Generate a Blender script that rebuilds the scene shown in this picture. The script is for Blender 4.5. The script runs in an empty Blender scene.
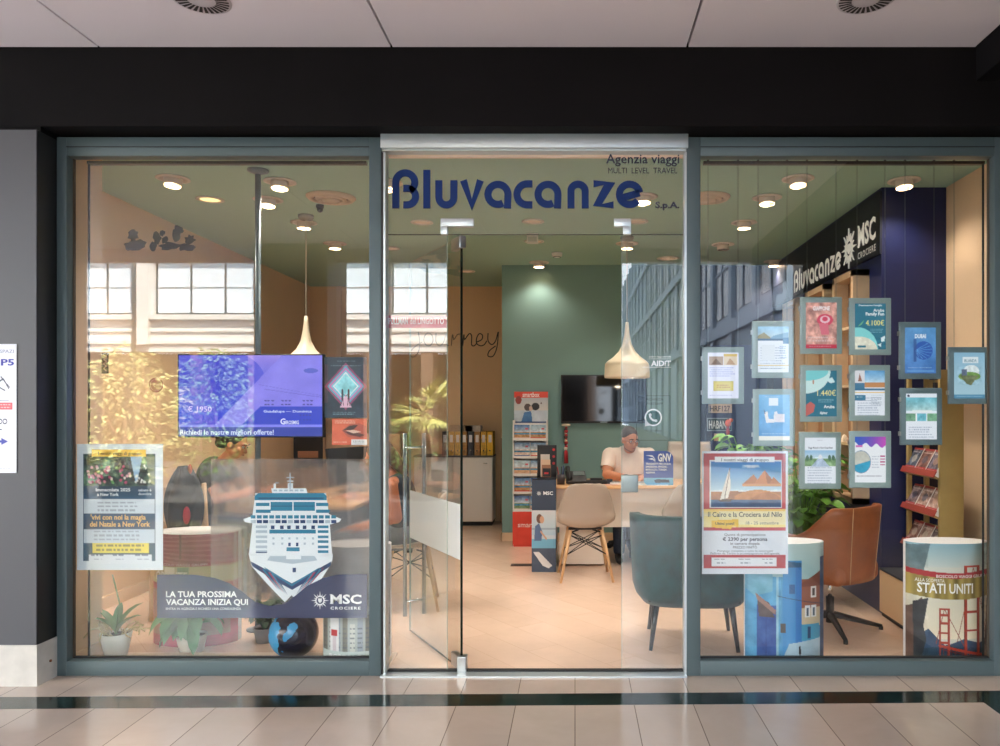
import bpy, bmesh, math, random
import numpy as np
from mathutils import Vector, Matrix
random.seed(7); np.random.seed(7)
R = math.radians
SC = bpy.context.scene
COL = SC.collection
# ------------------------------------------------------------------ camera numbers
F = 777.0; D = 4.2; EYE = 1.427; VU = 575.0; VV = 408.0
def X_(u, y): return (u - VU) * (y + D) / F          # measured position in the photo -> metres at depth y
def Z_(v, y): return EYE - (v - VV) * (y + D) / F
def lin(c):
    r = []
    for x in c[:3]:
        x /= 255.0
        r.append(x / 12.92 if x <= 0.04045 else ((x + 0.055) / 1.055) ** 2.4)
    return tuple(r)
# ------------------------------------------------------------------ materials
MATS = {}
def mat(name, rgb, rough=0.5, metal=0.0, spec=0.5, noise=0.0, nscale=8.0, emis=None, estr=0.0, bump=0.0, sheen=0.0, coat=0.0):
    if name in MATS: return MATS[name]
    m = bpy.data.materials.new(name); m.use_nodes = True
    nt = m.node_tree; b = nt.nodes['Principled BSDF']
    c = lin(rgb)
    b.inputs['Base Color'].default_value = (*c, 1)
    b.inputs['Roughness'].default_value = rough
    b.inputs['Metallic'].default_value = metal
    b.inputs['Specular IOR Level'].default_value = spec
    if sheen: b.inputs['Sheen Weight'].default_value = sheen
    if coat: b.inputs['Coat Weight'].default_value = coat
    if noise or bump:
        tc = nt.nodes.new('ShaderNodeTexCoord'); n = nt.nodes.new('ShaderNodeTexNoise')
        n.inputs['Scale'].default_value = nscale; n.inputs['Detail'].default_value = 5
        nt.links.new(tc.outputs['Object'], n.inputs['Vector'])
    if noise:
        cr = nt.nodes.new('ShaderNodeValToRGB')
        cr.color_ramp.elements[0].position = 0.3; cr.color_ramp.elements[1].position = 0.7
        cr.color_ramp.elements[0].color = tuple(max(0, x * (1 - noise)) for x in c) + (1,)
        cr.color_ramp.elements[1].color = tuple(min(1, x * (1 + noise)) for x in c) + (1,)
        nt.links.new(n.outputs['Fac'], cr.inputs['Fac']); nt.links.new(cr.outputs['Color'], b.inputs['Base Color'])
    if bump:
        bp = nt.nodes.new('ShaderNodeBump'); bp.inputs['Strength'].default_value = bump; bp.inputs['Distance'].default_value = 0.01
        nt.links.new(n.outputs['Fac'], bp.inputs['Height']); nt.links.new(bp.outputs['Normal'], b.inputs['Normal'])
    if emis is not None:
        b.inputs['Emission Color'].default_value = (*lin(emis), 1); b.inputs['Emission Strength'].default_value = estr
    MATS[name] = m; return m
def print_mat(name, estr=0.0, rough=0.45, alpha=1.0):
    m = bpy.data.materials.new(name); m.use_nodes = True
    nt = m.node_tree; b = nt.nodes['Principled BSDF']
    a = nt.nodes.new('ShaderNodeAttribute'); a.attribute_name = 'Col'
    b.inputs['Roughness'].default_value = rough
    if estr:
        b.inputs['Base Color'].default_value = (0.03, 0.03, 0.03, 1)
        nt.links.new(a.outputs['Color'], b.inputs['Emission Color']); b.inputs['Emission Strength'].default_value = estr
    else:
        nt.links.new(a.outputs['Color'], b.inputs['Base Color'])
    if alpha < 1: b.inputs['Alpha'].default_value = alpha
    MATS[name] = m; return m
PRINT = print_mat('printed_paper'); LITPRINT = print_mat('backlit_print', 0.92); SCREEN = print_mat('screen_glow', 1.0)
VINYL = print_mat('printed_vinyl', rough=0.5); VINYLT = print_mat('translucent_vinyl', rough=0.5, alpha=0.86)
def glass_mat(name, f0, tint=(1, 1, 1)):
    m = bpy.data.materials.new(name); m.use_nodes = True; nt = m.node_tree; nt.nodes.clear()
    N = nt.nodes.new; L = nt.links.new
    out = N('ShaderNodeOutputMaterial'); mix = N('ShaderNodeMixShader'); tr = N('ShaderNodeBsdfTransparent'); gl = N('ShaderNodeBsdfGlossy')
    gl.inputs['Roughness'].default_value = 0.0; tr.inputs['Color'].default_value = (*tint, 1)
    geo = N('ShaderNodeNewGeometry'); dt = N('ShaderNodeVectorMath'); dt.operation = 'DOT_PRODUCT'
    L(geo.outputs['Normal'], dt.inputs[0]); L(geo.outputs['Incoming'], dt.inputs[1])
    ab = N('ShaderNodeMath'); ab.operation = 'ABSOLUTE'; L(dt.outputs['Value'], ab.inputs[0])
    om = N('ShaderNodeMath'); om.operation = 'SUBTRACT'; om.inputs[0].default_value = 1; L(ab.outputs[0], om.inputs[1])
    pw = N('ShaderNodeMath'); pw.operation = 'POWER'; L(om.outputs[0], pw.inputs[0]); pw.inputs[1].default_value = 5
    ma = N('ShaderNodeMath'); ma.operation = 'MULTIPLY_ADD'; L(pw.outputs[0], ma.inputs[0]); ma.inputs[1].default_value = 1 - f0; ma.inputs[2].default_value = f0
    L(ma.outputs[0], mix.inputs[0]); L(tr.outputs[0], mix.inputs[1]); L(gl.outputs[0], mix.inputs[2]); L(mix.outputs[0], out.inputs[0])
    MATS[name] = m; return m
GLASS = glass_mat('shop_glass', 0.058, (0.985, 0.995, 0.99))
GLASSEDGE = mat('glass_edge_green', (12, 34, 30), 0.2)
def film_mat():
    m = bpy.data.materials.new('frosted_film'); m.use_nodes = True; nt = m.node_tree; nt.nodes.clear(); N = nt.nodes.new; L = nt.links.new
    out = N('ShaderNodeOutputMaterial'); mix = N('ShaderNodeMixShader'); mix2 = N('ShaderNodeMixShader')
    rf = N('ShaderNodeBsdfRefraction'); rf.inputs['IOR'].default_value = 1.10; rf.inputs['Roughness'].default_value = 0.22; rf.inputs['Color'].default_value = (1, 1, 1, 1)
    df = N('ShaderNodeBsdfDiffuse'); df.inputs['Color'].default_value = (0.85, 0.87, 0.88, 1); tl = N('ShaderNodeBsdfTranslucent'); tl.inputs['Color'].default_value = (0.85, 0.85, 0.85, 1)
    ad = N('ShaderNodeMixShader'); ad.inputs[0].default_value = 0.45; L(df.outputs[0], ad.inputs[1]); L(tl.outputs[0], ad.inputs[2])
    tr = N('ShaderNodeBsdfTransparent')
    mix.inputs[0].default_value = 0.16; L(rf.outputs[0], mix.inputs[1]); L(ad.outputs[0], mix.inputs[2])
    mix2.inputs[0].default_value = 0.35; L(mix.outputs[0], mix2.inputs[1]); L(tr.outputs[0], mix2.inputs[2]); L(mix2.outputs[0], out.inputs[0])
    MATS['film'] = m; return m
FILM = film_mat()
def white_film_mat():
    m = bpy.data.materials.new('white_band_film'); m.use_nodes = True; nt = m.node_tree; nt.nodes.clear(); N = nt.nodes.new; L = nt.links.new
    out = N('ShaderNodeOutputMaterial'); mix = N('ShaderNodeMixShader'); a2 = N('ShaderNodeAddShader')
    df = N('ShaderNodeBsdfDiffuse'); df.inputs['Color'].default_value = (0.5, 0.52, 0.52, 1)
    tl = N('ShaderNodeBsdfTranslucent'); tl.inputs['Color'].default_value = (0.45, 0.47, 0.47, 1); tr = N('ShaderNodeBsdfTransparent')
    L(df.outputs[0], a2.inputs[0]); L(tl.outputs[0], a2.inputs[1])
    mix.inputs[0].default_value = 0.22; L(a2.outputs[0], mix.inputs[1]); L(tr.outputs[0], mix.inputs[2]); L(mix.outputs[0], out.inputs[0])
    return m
WFILM = white_film_mat()
def tile_mat(name, c1, c2, mortar, w, h, msize, rough, rot=0, off=0.5, nz=0.12, shift=(0, 0, 0), coat=0.0, nscale=3.0):
    m = bpy.data.materials.new(name); m.use_nodes = True; nt = m.node_tree; b = nt.nodes['Principled BSDF']; N = nt.nodes.new; L = nt.links.new
    tc = N('ShaderNodeTexCoord'); mp = N('ShaderNodeMapping'); mp.inputs['Rotation'].default_value = (0, 0, rot); mp.inputs['Location'].default_value = shift
    L(tc.outputs['Object'], mp.inputs['Vector'])
    br = N('ShaderNodeTexBrick'); br.offset = off; br.inputs['Scale'].default_value = 1
    br.inputs['Brick Width'].default_value = w; br.inputs['Row Height'].default_value = h; br.inputs['Mortar Size'].default_value = msize; br.inputs['Mortar Smooth'].default_value = 0.1
    br.inputs['Color1'].default_value = (*lin(c1), 1); br.inputs['Color2'].default_value = (*lin(c2), 1); br.inputs['Mortar'].default_value = (*lin(mortar), 1)
    L(mp.outputs[0], br.inputs['Vector'])
    n = N('ShaderNodeTexNoise'); n.inputs['Scale'].default_value = nscale; n.inputs['Detail'].default_value = 8; n.inputs['Roughness'].default_value = 0.65; n.inputs['Distortion'].default_value = 0.6
    L(tc.outputs['Object'], n.inputs['Vector'])
    mr = N('ShaderNodeMapRange'); mr.inputs[1].default_value = 0.3; mr.inputs[2].default_value = 0.7; mr.inputs[3].default_value = 1 - nz; mr.inputs[4].default_value = 1 + nz
    L(n.outputs['Fac'], mr.inputs[0])
    mx = N('ShaderNodeVectorMath'); mx.operation = 'SCALE'; L(br.outputs['Color'], mx.inputs[0]); L(mr.outputs[0], mx.inputs['Scale'])
    L(mx.outputs[0], b.inputs['Base Color']); b.inputs['Roughness'].default_value = rough
    if coat: b.inputs['Coat Weight'].default_value = coat
    MATS[name] = m; return m
# ------------------------------------------------------------------ mesh builder
class MB:
    def __init__(s): s.v = []; s.f = []; s.m = []; s.c = {}; s.sm = []; s.mats = []; s.T = None
    def mi(s, m):
        if m not in s.mats: s.mats.append(m)
        return s.mats.index(m)
    def add(s, vs, fs, m, smooth=False, col=None):
        o = len(s.v)
        if s.T is not None: vs = [tuple(s.T @ Vector(p)) for p in vs]
        s.v += [tuple(p) for p in vs]; i = s.mi(m)
        for f in fs: s.f.append([o + k for k in f]); s.m.append(i); s.sm.append(smooth)
        if col is not None:
            if isinstance(col, tuple):
                for k in range(len(vs)): s.c[o + k] = col
            else:
                for k in range(len(vs)): s.c[o + k] = tuple(col[k])
        return s
    def box(s, x0, x1, y0, y1, z0, z1, m, col=None, bev=0.0):
        if bev > 0:
            bm = bmesh.new(); bmesh.ops.create_cube(bm, size=1)
            for v in bm.verts: v.co = Vector(((x0 + x1) / 2 + v.co.x * (x1 - x0), (y0 + y1) / 2 + v.co.y * (y1 - y0), (z0 + z1) / 2 + v.co.z * (z1 - z0)))
            bmesh.ops.bevel(bm, geom=bm.edges[:], offset=bev, segments=3, affect='EDGES', profile=0.5)
            s.bm(bm, m, True, col); return s
        vs = [(x0, y0, z0), (x1, y0, z0), (x1, y1, z0), (x0, y1, z0), (x0, y0, z1), (x1, y0, z1), (x1, y1, z1), (x0, y1, z1)]
        return s.add(vs, [(0, 3, 2, 1), (4, 5, 6, 7), (0, 1, 5, 4), (1, 2, 6, 5), (2, 3, 7, 6), (3, 0, 4, 7)], m, False, col)
    def bm(s, bm, m, smooth=False, col=None):
        bm.verts.index_update(); s.add([v.co[:] for v in bm.verts], [[v.index for v in f.verts] for f in bm.faces], m, smooth, col); bm.free(); return s
    def tube(s, pts, r, m, n=10, cap=True, smooth=True, col=None, sy=1.0):
        pts = [Vector(p) for p in pts]; k = len(pts)
        rs = r if isinstance(r, (list, tuple)) else [r] * k
        vs = []; fs = []; prev = None
        for i, p in enumerate(pts):
            d = (pts[min(i + 1, k - 1)] - pts[max(i - 1, 0)]).normalized()
            if prev is None: a = d.orthogonal().normalized()
            else:
                a = prev - d * prev.dot(d)
                a = a.normalized() if a.length > 1e-6 else d.orthogonal().normalized()
            prev = a; b = d.cross(a)
            for j in range(n):
                t = 2 * math.pi * j / n; vs.append(p + (a * math.cos(t) + b * math.sin(t) * sy) * rs[i])
        for i in range(k - 1):
            for j in range(n): fs.append((i * n + j, i * n + (j + 1) % n, (i + 1) * n + (j + 1) % n, (i + 1) * n + j))
        if cap: fs.append(tuple(range(n - 1, -1, -1))); fs.append(tuple((k - 1) * n + j for j in range(n)))
        return s.add(vs, fs, m, smooth, col)
    def lathe(s, prof, m, c=(0, 0, 0), n=32, smooth=True, col=None, sx=1, sy=1):
        vs = []; fs = []; k = len(prof)
        for r, z in prof:
            for j in range(n):
                t = 2 * math.pi * j / n; vs.append((c[0] + r * sx * math.cos(t), c[1] + r * sy * math.sin(t), c[2] + z))
        for i in range(k - 1):
            for j in range(n): fs.append((i * n + j, i * n + (j + 1) % n, (i + 1) * n + (j + 1) % n, (i + 1) * n + j))
        if prof[0][0] > 1e-5: fs.append(tuple(range(n - 1, -1, -1)))
        if prof[-1][0] > 1e-5: fs.append(tuple((k - 1) * n + j for j in range(n)))
        return s.add(vs, fs, m, smooth, col)
    def prism(s, poly, y0, y1, m, col=None):          # poly in (x,z), front at y0
        n = len(poly); vs = [(x, y0, z) for x, z in poly] + [(x, y1, z) for x, z in poly]
        fs = [tuple(range(n)), tuple(range(2 * n - 1, n - 1, -1))] + [(i, i + n, (i + 1) % n + n, (i + 1) % n) for i in range(n)]
        return s.add(vs, fs, m, False, col)
    def grid(s, fn, nu, nv, m, smooth=True, col=None, flip=False):
        vs = [fn(i / nu, j / nv) for j in range(nv + 1) for i in range(nu + 1)]
        fs = []
        for j in range(nv):
            for i in range(nu):
                a = j * (nu + 1) + i; q = (a, a + 1, a + nu + 2, a + nu + 1); fs.append(q[::-1] if flip else q)
        return s.add(vs, fs, m, smooth, col)
    def sphere(s, c, r, m, sc=(1, 1, 1), n=20, smooth=True, col=None):
        bm = bmesh.new(); bmesh.ops.create_uvsphere(bm, u_segments=n, v_segments=max(6, n // 2), radius=r)
        for v in bm.verts: v.co = Vector((c[0] + v.co.x * sc[0], c[1] + v.co.y * sc[1], c[2] + v.co.z * sc[2]))
        return s.bm(bm, m, smooth, col)
    def text(s, st, x, z, h, m, y=0, col=None, width=None, bold=0.0, align='L', shear=0.0, ext=0.0004, spacing=1.0):
        vs, fs, w, hh = text_geo(st, bold, shear, ext, spacing)
        k = h / hh; kx = (width / w) if width else k
        ox = 0 if align == 'L' else (-w * kx / 2 if align == 'C' else -w * kx)
        return s.add([(x + ox + a * kx, y - c, z + b * k) for a, b, c in vs], fs, m, False, col)
    def strokes(s, paths, w, x, z, k, m, y, ext, col=None):
        for P in paths:
            vs = []; n = len(P)
            for i in range(n):
                a = Vector(P[max(i - 1, 0)]); b = Vector(P[min(i + 1, n - 1)]); p = Vector(P[i]); d = (b - a).normalized()
                nn = Vector((-d.y, d.x))
                sc = 1.0
                if 0 < i < n - 1:
                    d1 = (p - a).normalized(); c = d1.dot(d); sc = 1 / max(0.6, c)
                for sg in (1, -1):
                    q = p + nn * sg * w / 2 * sc
                    vs.append(q)
            front = [(x + q.x * k, y, z + q.y * k) for q in vs]; back = [(x + q.x * k, y + ext, z + q.y * k) for q in vs]
            N2 = len(front); fs = []
            for i in range(n - 1):
                a, b, c, d_ = 2 * i, 2 * i + 1, 2 * i + 3, 2 * i + 2
                fs += [(a, b, c, d_), (a + N2, d_ + N2, c + N2, b + N2), (a, d_, d_ + N2, a + N2), (b, b + N2, c + N2, c)]
            fs += [(0, N2, N2 + 1, 1), (N2 - 2, N2 - 1, 2 * N2 - 1, 2 * N2 - 2)]
            s.add(front + back, fs, m, False, col)
        return s
    def build(s, name, parent=None, loc=None, solid=0.0, solidoff=0, subsurf=0, rot=None, props=None):
        me = bpy.data.meshes.new(name); me.from_pydata(s.v, [], s.f)
        for m in s.mats: me.materials.append(m)
        me.polygons.foreach_set('material_index', s.m); me.polygons.foreach_set('use_smooth', s.sm)
        if s.c:
            at = me.color_attributes.new('Col', 'FLOAT_COLOR', 'POINT'); a = np.ones((len(s.v), 4), dtype=np.float32)
            for k, c in s.c.items(): a[k, :3] = c
            at.data.foreach_set('color', a.ravel())
        me.update()
        o = bpy.data.objects.new(name, me); COL.objects.link(o)
        if parent: o.parent = parent
        if loc: o.location = loc
        if rot: o.rotation_euler = rot
        if solid:
            md = o.modifiers.new('solid', 'SOLIDIFY'); md.thickness = solid; md.offset = solidoff
        if subsurf:
            md = o.modifiers.new('sub', 'SUBSURF'); md.levels = subsurf; md.render_levels = subsurf
        for k, v in (props or {}).items(): o[k] = v
        return o
_tc = {}
def text_geo(st, bold, shear, ext, spacing):
    key = (st, bold, shear, ext, spacing)
    if key in _tc: return _tc[key]
    cu = bpy.data.curves.new('t', 'FONT'); cu.body = st; cu.offset = bold; cu.shear = shear; cu.extrude = ext; cu.resolution_u = 2; cu.space_character = spacing; cu.size = 1
    ob = bpy.data.objects.new('t', cu); COL.objects.link(ob)
    dg = bpy.context.evaluated_depsgraph_get(); dg.update()
    me = ob.evaluated_get(dg).to_mesh()
    vs = [tuple(v.co) for v in me.vertices]; fs = [tuple(p.vertices) for p in me.polygons]
    ob.evaluated_get(dg).to_mesh_clear(); bpy.data.objects.remove(ob); bpy.data.curves.remove(cu)
    x0 = min(v[0] for v in vs); x1 = max(v[0] for v in vs)
    vs = [(v[0] - x0, v[1], v[2]) for v in vs]
    r = (vs, fs, max(x1 - x0, 1e-4), 0.73); _tc[key] = r; return r
def thing(name, label, cat, loc=(0, 0, 0), rz=0, group=None):
    o = bpy.data.objects.new(name, None); COL.objects.link(o); o.empty_display_size = 0.1
    o.location = loc; o.rotation_euler = (0, 0, rz); o['label'] = label; o['category'] = cat
    if group: o['group'] = group
    return o
def tag(o, label, cat, group=None):
    o['label'] = label; o['category'] = cat
    if group: o['group'] = group
    return o
def copy_tree(o, label, loc, rz=None, group=None):
    c = o.copy(); COL.objects.link(c); c.location = loc
    if rz is not None: c.rotation_euler = (0, 0, rz)
    c['label'] = label
    if group: c['group'] = group
    def rec(a, b):
        for ch in [q for q in bpy.data.objects if q.parent == a]:
            d = ch.copy(); COL.objects.link(d); d.parent = b; rec(ch, d)
    rec(o, c); return c
def struct(name, mb, label=None, parent=None, **k):
    o = mb.build(name, parent, **k)
    if parent is None: o['kind'] = 'structure'
    if label: o['label'] = label
    return o
# ------------------------------------------------------------------ raster pictures painted by code (for printed matter)
def vnoise(h, w, s, seed=0):
    rs = np.random.RandomState(seed); out = np.zeros((h, w)); amp = 1; tot = 0
    for o in range(4):
        gy, gx = max(2, int(s * 2 ** o)), max(2, int(s * 2 ** o * w / h))
        g = rs.rand(gy + 2, gx + 2); yy = np.linspace(0, gy, h); xx = np.linspace(0, gx, w)
        y0 = yy.astype(int); x0 = xx.astype(int); fy = (yy - y0)[:, None]; fx = (xx - x0)[None, :]
        a = g[np.ix_(y0, x0)]; b = g[np.ix_(y0, x0 + 1)]; c = g[np.ix_(y0 + 1, x0)]; d = g[np.ix_(y0 + 1, x0 + 1)]
        out += amp * ((a * (1 - fx) + b * fx) * (1 - fy) + (c * (1 - fx) + d * fx) * fy); tot += amp; amp *= 0.55
    return out / tot
class Pic:
    def __init__(s, w, h, bg=(255, 255, 255)):
        s.w, s.h = w, h; s.a = np.zeros((h, w, 3)); s.a[:] = bg
        s.V, s.U = np.meshgrid((np.arange(h)) / (h - 1), (np.arange(w)) / (w - 1), indexing='ij')
    def put(s, mask, c, al=1.0):
        m = mask.astype(float)[..., None] * al; s.a = s.a * (1 - m) + np.array(c) * m; return s
    def rect(s, x0, y0, x1, y1, c, al=1.0): return s.put((s.U >= x0) & (s.U <= x1) & (s.V >= y0) & (s.V <= y1), c, al)
    def ell(s, x, y, rx, ry, c, al=1.0): return s.put(((s.U - x) / rx) ** 2 + ((s.V - y) / ry) ** 2 <= 1, c, al)
    def grad(s, y0, y1, c0, c1, x0=0, x1=1):
        t = np.clip((s.V - y0) / max(y1 - y0, 1e-6), 0, 1)[..., None]; g = np.array(c0) * (1 - t) + np.array(c1) * t
        m = ((s.V >= y0) & (s.V <= y1) & (s.U >= x0) & (s.U <= x1))[..., None]; s.a = np.where(m, g, s.a); return s
    def pmask(s, P):
        ins = np.zeros(s.U.shape, bool); n = len(P)
        for i in range(n):
            x1, y1 = P[i]; x2, y2 = P[(i + 1) % n]
            if y1 == y2: continue
            c = ((y1 > s.V) != (y2 > s.V)) & (s.U < (x2 - x1) * (s.V - y1) / (y2 - y1) + x1); ins ^= c
        return ins
    def poly(s, P, c, al=1.0): return s.put(s.pmask(P), c, al)
    def line(s, x0, y0, x1, y1, w, c, al=1.0):
        ar = s.h / s.w; dx, dy = x1 - x0, (y1 - y0) * ar; L = dx * dx + dy * dy
        px, py = s.U - x0, (s.V - y0) * ar; t = np.clip((px * dx + py * dy) / max(L, 1e-9), 0, 1)
        return s.put((px - t * dx) ** 2 + (py - t * dy) ** 2 <= (w / 2) ** 2, c, al)
    def dash(s, x0, y0, x1, n, gap, c, seed=1, al=0.7):       # rows of small unreadable print
        rs = random.Random(seed)
        for i in range(n):
            x = x0; y = y0 + i * gap
            e = x1 - rs.random() * 0.2 * (x1 - x0)
            while x < e:
                w = 0.02 + rs.random() * 0.06; s.rect(x, y, min(x + w, e), y + gap * 0.42, c, al); x += w + 0.018
        return s
    def noise(s, mask, sc, amt, seed=0, tint=(1, 1, 1)):
        n = (vnoise(s.h, s.w, sc, seed) - 0.5) * 2 * amt; s.a = np.clip(s.a + mask.astype(float)[..., None] * n[..., None] * 255 * np.array(tint), 0, 255); return s
    def all(s): return np.ones((s.h, s.w), bool)
def canvas(mb, pic, m, fn):
    """lay a painted picture on a surface: fn(s 0..1 left-right, t 0..1 top-down) -> point"""
    c = pic.a / 255.0; c = np.where(c <= 0.04045, c / 12.92, ((c + 0.055) / 1.055) ** 2.4).reshape(-1, 3)
    w, h = pic.w, pic.h
    vs = [fn(i / (w - 1), j / (h - 1)) for j in range(h) for i in range(w)]
    fs = [(j * w + i, (j + 1) * w + i, (j + 1) * w + i + 1, j * w + i + 1) for j in range(h - 1) for i in range(w - 1)]
    mb.add(vs, fs, m, False, c)
def flat(x0, z0, x1, z1, y): return lambda s, t: (x0 + (x1 - x0) * s, y, z1 + (z0 - z1) * t)
L_ = lambda r, g, b: lin((r, g, b))
# ------------------------------------------------------------------ stroke lettering
def arc(cx, cy, r, a0, a1, n=14, ry=None):
    ry = ry or r
    return [(cx + r * math.cos(R(a0 + (a1 - a0) * i / n)), cy + ry * math.sin(R(a0 + (a1 - a0) * i / n))) for i in range(n + 1)]
BLU = {
 'B': ([[(3.5, 0), (3.5, 26)] + arc(13, 26, 9.5, 180, -10)[1:] + arc(13, 26, 9.5, -10, -60, 4)[1:], [(11, 20)] + arc(15, 11.8, 8.3, 80, -90)[0:] + [(11, 3.5)]], 0),
 'l': ([[(3.5, 0), (3.5, 38.5)]], 31), 'u': ([[(3.5, 28), (3.5, 11)] + arc(11, 11, 7.5, 180, 360)[1:-1] + [(18.5, 11), (18.5, 28)]], 43),
 'v': ([[(3, 28), (11.5, 3.5), (20, 28)]], 68), 'a': ([arc(12.5, 14, 10, 300, 0, 22) + [(22, 0)]], 93),
 'c': ([[(17, 24.5), (13, 24.5)] + arc(12, 14, 10.5, 95, 265, 18) + [(17, 3.5)]], 123), 'A': ([arc(12.5, 14, 10, 300, 0, 22) + [(22, 0)]], 143),
 'n': ([[(3.5, 0), (3.5, 17)] + arc(10.5, 17, 7.2, 180, 0)[1:-1] + [(17.7, 17), (17.7, 0)]], 175),
 'z': ([[(1, 24.6), (17, 24.6), (5, 3.5), (21, 3.5)]], 200), 'e': ([[(7, 11), (23, 15.5)] , arc(13, 14, 10.2, 10, 322, 24)], 224)}
def bluvacanze(mb, x, z, k, m, y, ext):
    for ch, (ps, off) in BLU.items():
        mb.strokes(ps, 7, x + off * k, z, k, m, y, ext)
def sunlogo(mb, cx, cz, r, m, y, col=None, ext=0.0006):
    n = 16
    for i in range(n):
        a = 2 * math.pi * i / n; rr = r if i % 2 == 0 else r * 0.75; w = 0.13 if i % 2 == 0 else 0.09
        P = [(cx + math.cos(a - w) * r * .5, cz + math.sin(a - w) * r * .5), (cx + math.cos(a + w) * r * .5, cz + math.sin(a + w) * r * .5), (cx + math.cos(a) * rr, cz + math.sin(a) * rr)]
        mb.prism(P[::-1], y - ext, y, m, col)
    for i in range(24):
        a, b = 2 * math.pi * i / 24, 2 * math.pi * (i + 1) / 24
        P = [(cx + math.cos(t) * q, cz + math.sin(t) * q) for t, q in ((a, r * .38), (b, r * .38), (b, r * .5), (a, r * .5))]
        mb.prism(P, y - ext, y, m, col)
    mb.prism([(cx - r * .2, cz + r * .22), (cx + r * .2, cz + r * .22), (cx + r * .2, cz - r * .08), (cx, cz - r * .28), (cx - r * .2, cz - r * .08)], y - ext, y, m, col)
def msc(mb, x, z, h, width, m, y, col=None):       # MSC with slab serifs
    mb.text('MSC', x, z, h, m, y, col, width=width, bold=0.03)
    w = width * 0.39
    for q in (0.0, 0.78):
        mb.box(x + w * q - w * .05, x + w * q + w * .13, y - 0.0006, y, z, z + h * .07, m, col)
        mb.box(x + w * q - w * .05, x + w * q + w * .13, y - 0.0006, y, z + h * .93, z + h, m, col)
# ------------------------------------------------------------------ leaves, bodies
def leaf(mb, base, d, L, W, droop, m, n=6, fold=0.25, twist=0.0):
    d = Vector(d).normalized(); side = d.cross(Vector((0, 0, 1)))
    side = side.normalized() if side.length > 1e-3 else Vector((1, 0, 0))
    side = Matrix.Rotation(twist, 3, d) @ side
    vs = []; fs = []; p = Vector(base); dd = d.copy()
    for i in range(n + 1):
        t = i / n; w = W * math.sin(math.pi * min(1, t * 0.93 + 0.05)) ** 0.8 if t < 1 else 0.001
        up = side.cross(dd)
        vs += [p - side * w * .5 + up * w * fold, p.copy(), p + side * w * .5 + up * w * fold]
        dd = (dd + Vector((0, 0, -droop / n))).normalized(); p = p + dd * L / n
    for i in range(n):
        a = 3 * i; fs += [(a, a + 1, a + 4, a + 3), (a + 1, a + 2, a + 5, a + 4)]
    mb.add(vs, fs, m, True)
def capsule(bm, p0, r0, p1, r1, n=14):
    p0, p1 = Vector(p0), Vector(p1); d = p1 - p0; Ld = d.length
    q = d.to_track_quat('Z', 'Y').to_matrix() if Ld > 1e-6 else Matrix.Identity(3)
    rings = []
    for i in range(5): a = -90 + 90 * i / 4; rings.append((r0 * math.cos(R(a)), r0 * math.sin(R(a))))
    for i in range(5): a = 90 * i / 4; rings.append((r1 * math.cos(R(a)), Ld + r1 * math.sin(R(a))))
    V = []
    for r, z in rings:
        r = max(r, 1e-4)
        V.append([bm.verts.new(p0 + q @ Vector((r * math.cos(2 * math.pi * j / n), r * math.sin(2 * math.pi * j / n), z))) for j in range(n)])
    for i in range(len(V) - 1):
        for j in range(n): bm.faces.new((V[i][j], V[i][(j + 1) % n], V[i + 1][(j + 1) % n], V[i + 1][j]))
    bm.faces.new(V[0][::-1]); bm.faces.new(V[-1])
def ellip(bm, c, s, rot=None):
    M = Matrix.Translation(c) @ (rot or Matrix.Identity(4)) @ Matrix.Diagonal((*s, 1))
    bmesh.ops.create_uvsphere(bm, u_segments=20, v_segments=14, radius=1, matrix=M)
def blob(name, parts, m, parent, vox=0.007, loc=None, smooth=3, cut=None):
    """one continuous surface grown over tapered limbs and ellipsoids"""
    bm = bmesh.new()
    for p in parts:
        if p[0] == 'c': capsule(bm, *p[1:])
        else: ellip(bm, *p[1:])
    me = bpy.data.meshes.new(name); bm.to_mesh(me); bm.free()
    o = bpy.data.objects.new(name, me); COL.objects.link(o)
    r = o.modifiers.new('r', 'REMESH'); r.mode = 'VOXEL'; r.voxel_size = vox; r.use_smooth_shade = True
    sm = o.modifiers.new('s', 'SMOOTH'); sm.factor = 0.5; sm.iterations = smooth
    dg = bpy.context.evaluated_depsgraph_get(); dg.update()
    me2 = bpy.data.meshes.new_from_object(o.evaluated_get(dg)); o.modifiers.clear(); o.data = me2
    if cut:
        b2 = bmesh.new(); b2.from_mesh(me2)
        for co, no in cut: bmesh.ops.bisect_plane(b2, geom=b2.verts[:] + b2.edges[:] + b2.faces[:], plane_co=co, plane_no=no, clear_outer=True)
        b2.to_mesh(me2); b2.free()
    me2.materials.clear(); me2.materials.append(m)
    for p in me2.polygons: p.use_smooth = True
    o.parent = parent
    if loc: o.location = loc
    return o
#PART2
# ================================================================== MATERIALS
frame_m = mat('grey_teal_aluminium', (84, 100, 104), 0.42, 0.2)
silver_m = mat('brushed_silver', (196, 205, 208), 0.3, 0.6)
steel_m = mat('satin_steel', (175, 178, 178), 0.28, 0.9)
chrome_m = mat('chrome', (210, 212, 214), 0.08, 1.0)
black_m = mat('black_paint', (22, 22, 24), 0.55)
blackbeam_m = mat('black_fascia_paint', (19, 17, 18), 0.7, spec=.1, noise=0.15, nscale=3)
pillar_m = mat('grey_pillar_panel', (76, 77, 82), 0.45)
stone_m = mat('white_marble_base', (200, 196, 188), 0.3, noise=0.08, nscale=14)
soffit_m = mat('soffit_white', (230, 223, 228), 0.6)
cream_m = mat('cream_wall_paint', (230, 198, 162), 0.7, noise=0.03, nscale=2)
tan_m = mat('tan_back_wall_paint', (226, 190, 148), 0.7)
green_m = mat('sage_green_paint', (122, 154, 148), 0.7, noise=0.03, nscale=2)
ceil_m = mat('ceiling_sage_paint', (158, 192, 176), 0.8)
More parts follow.
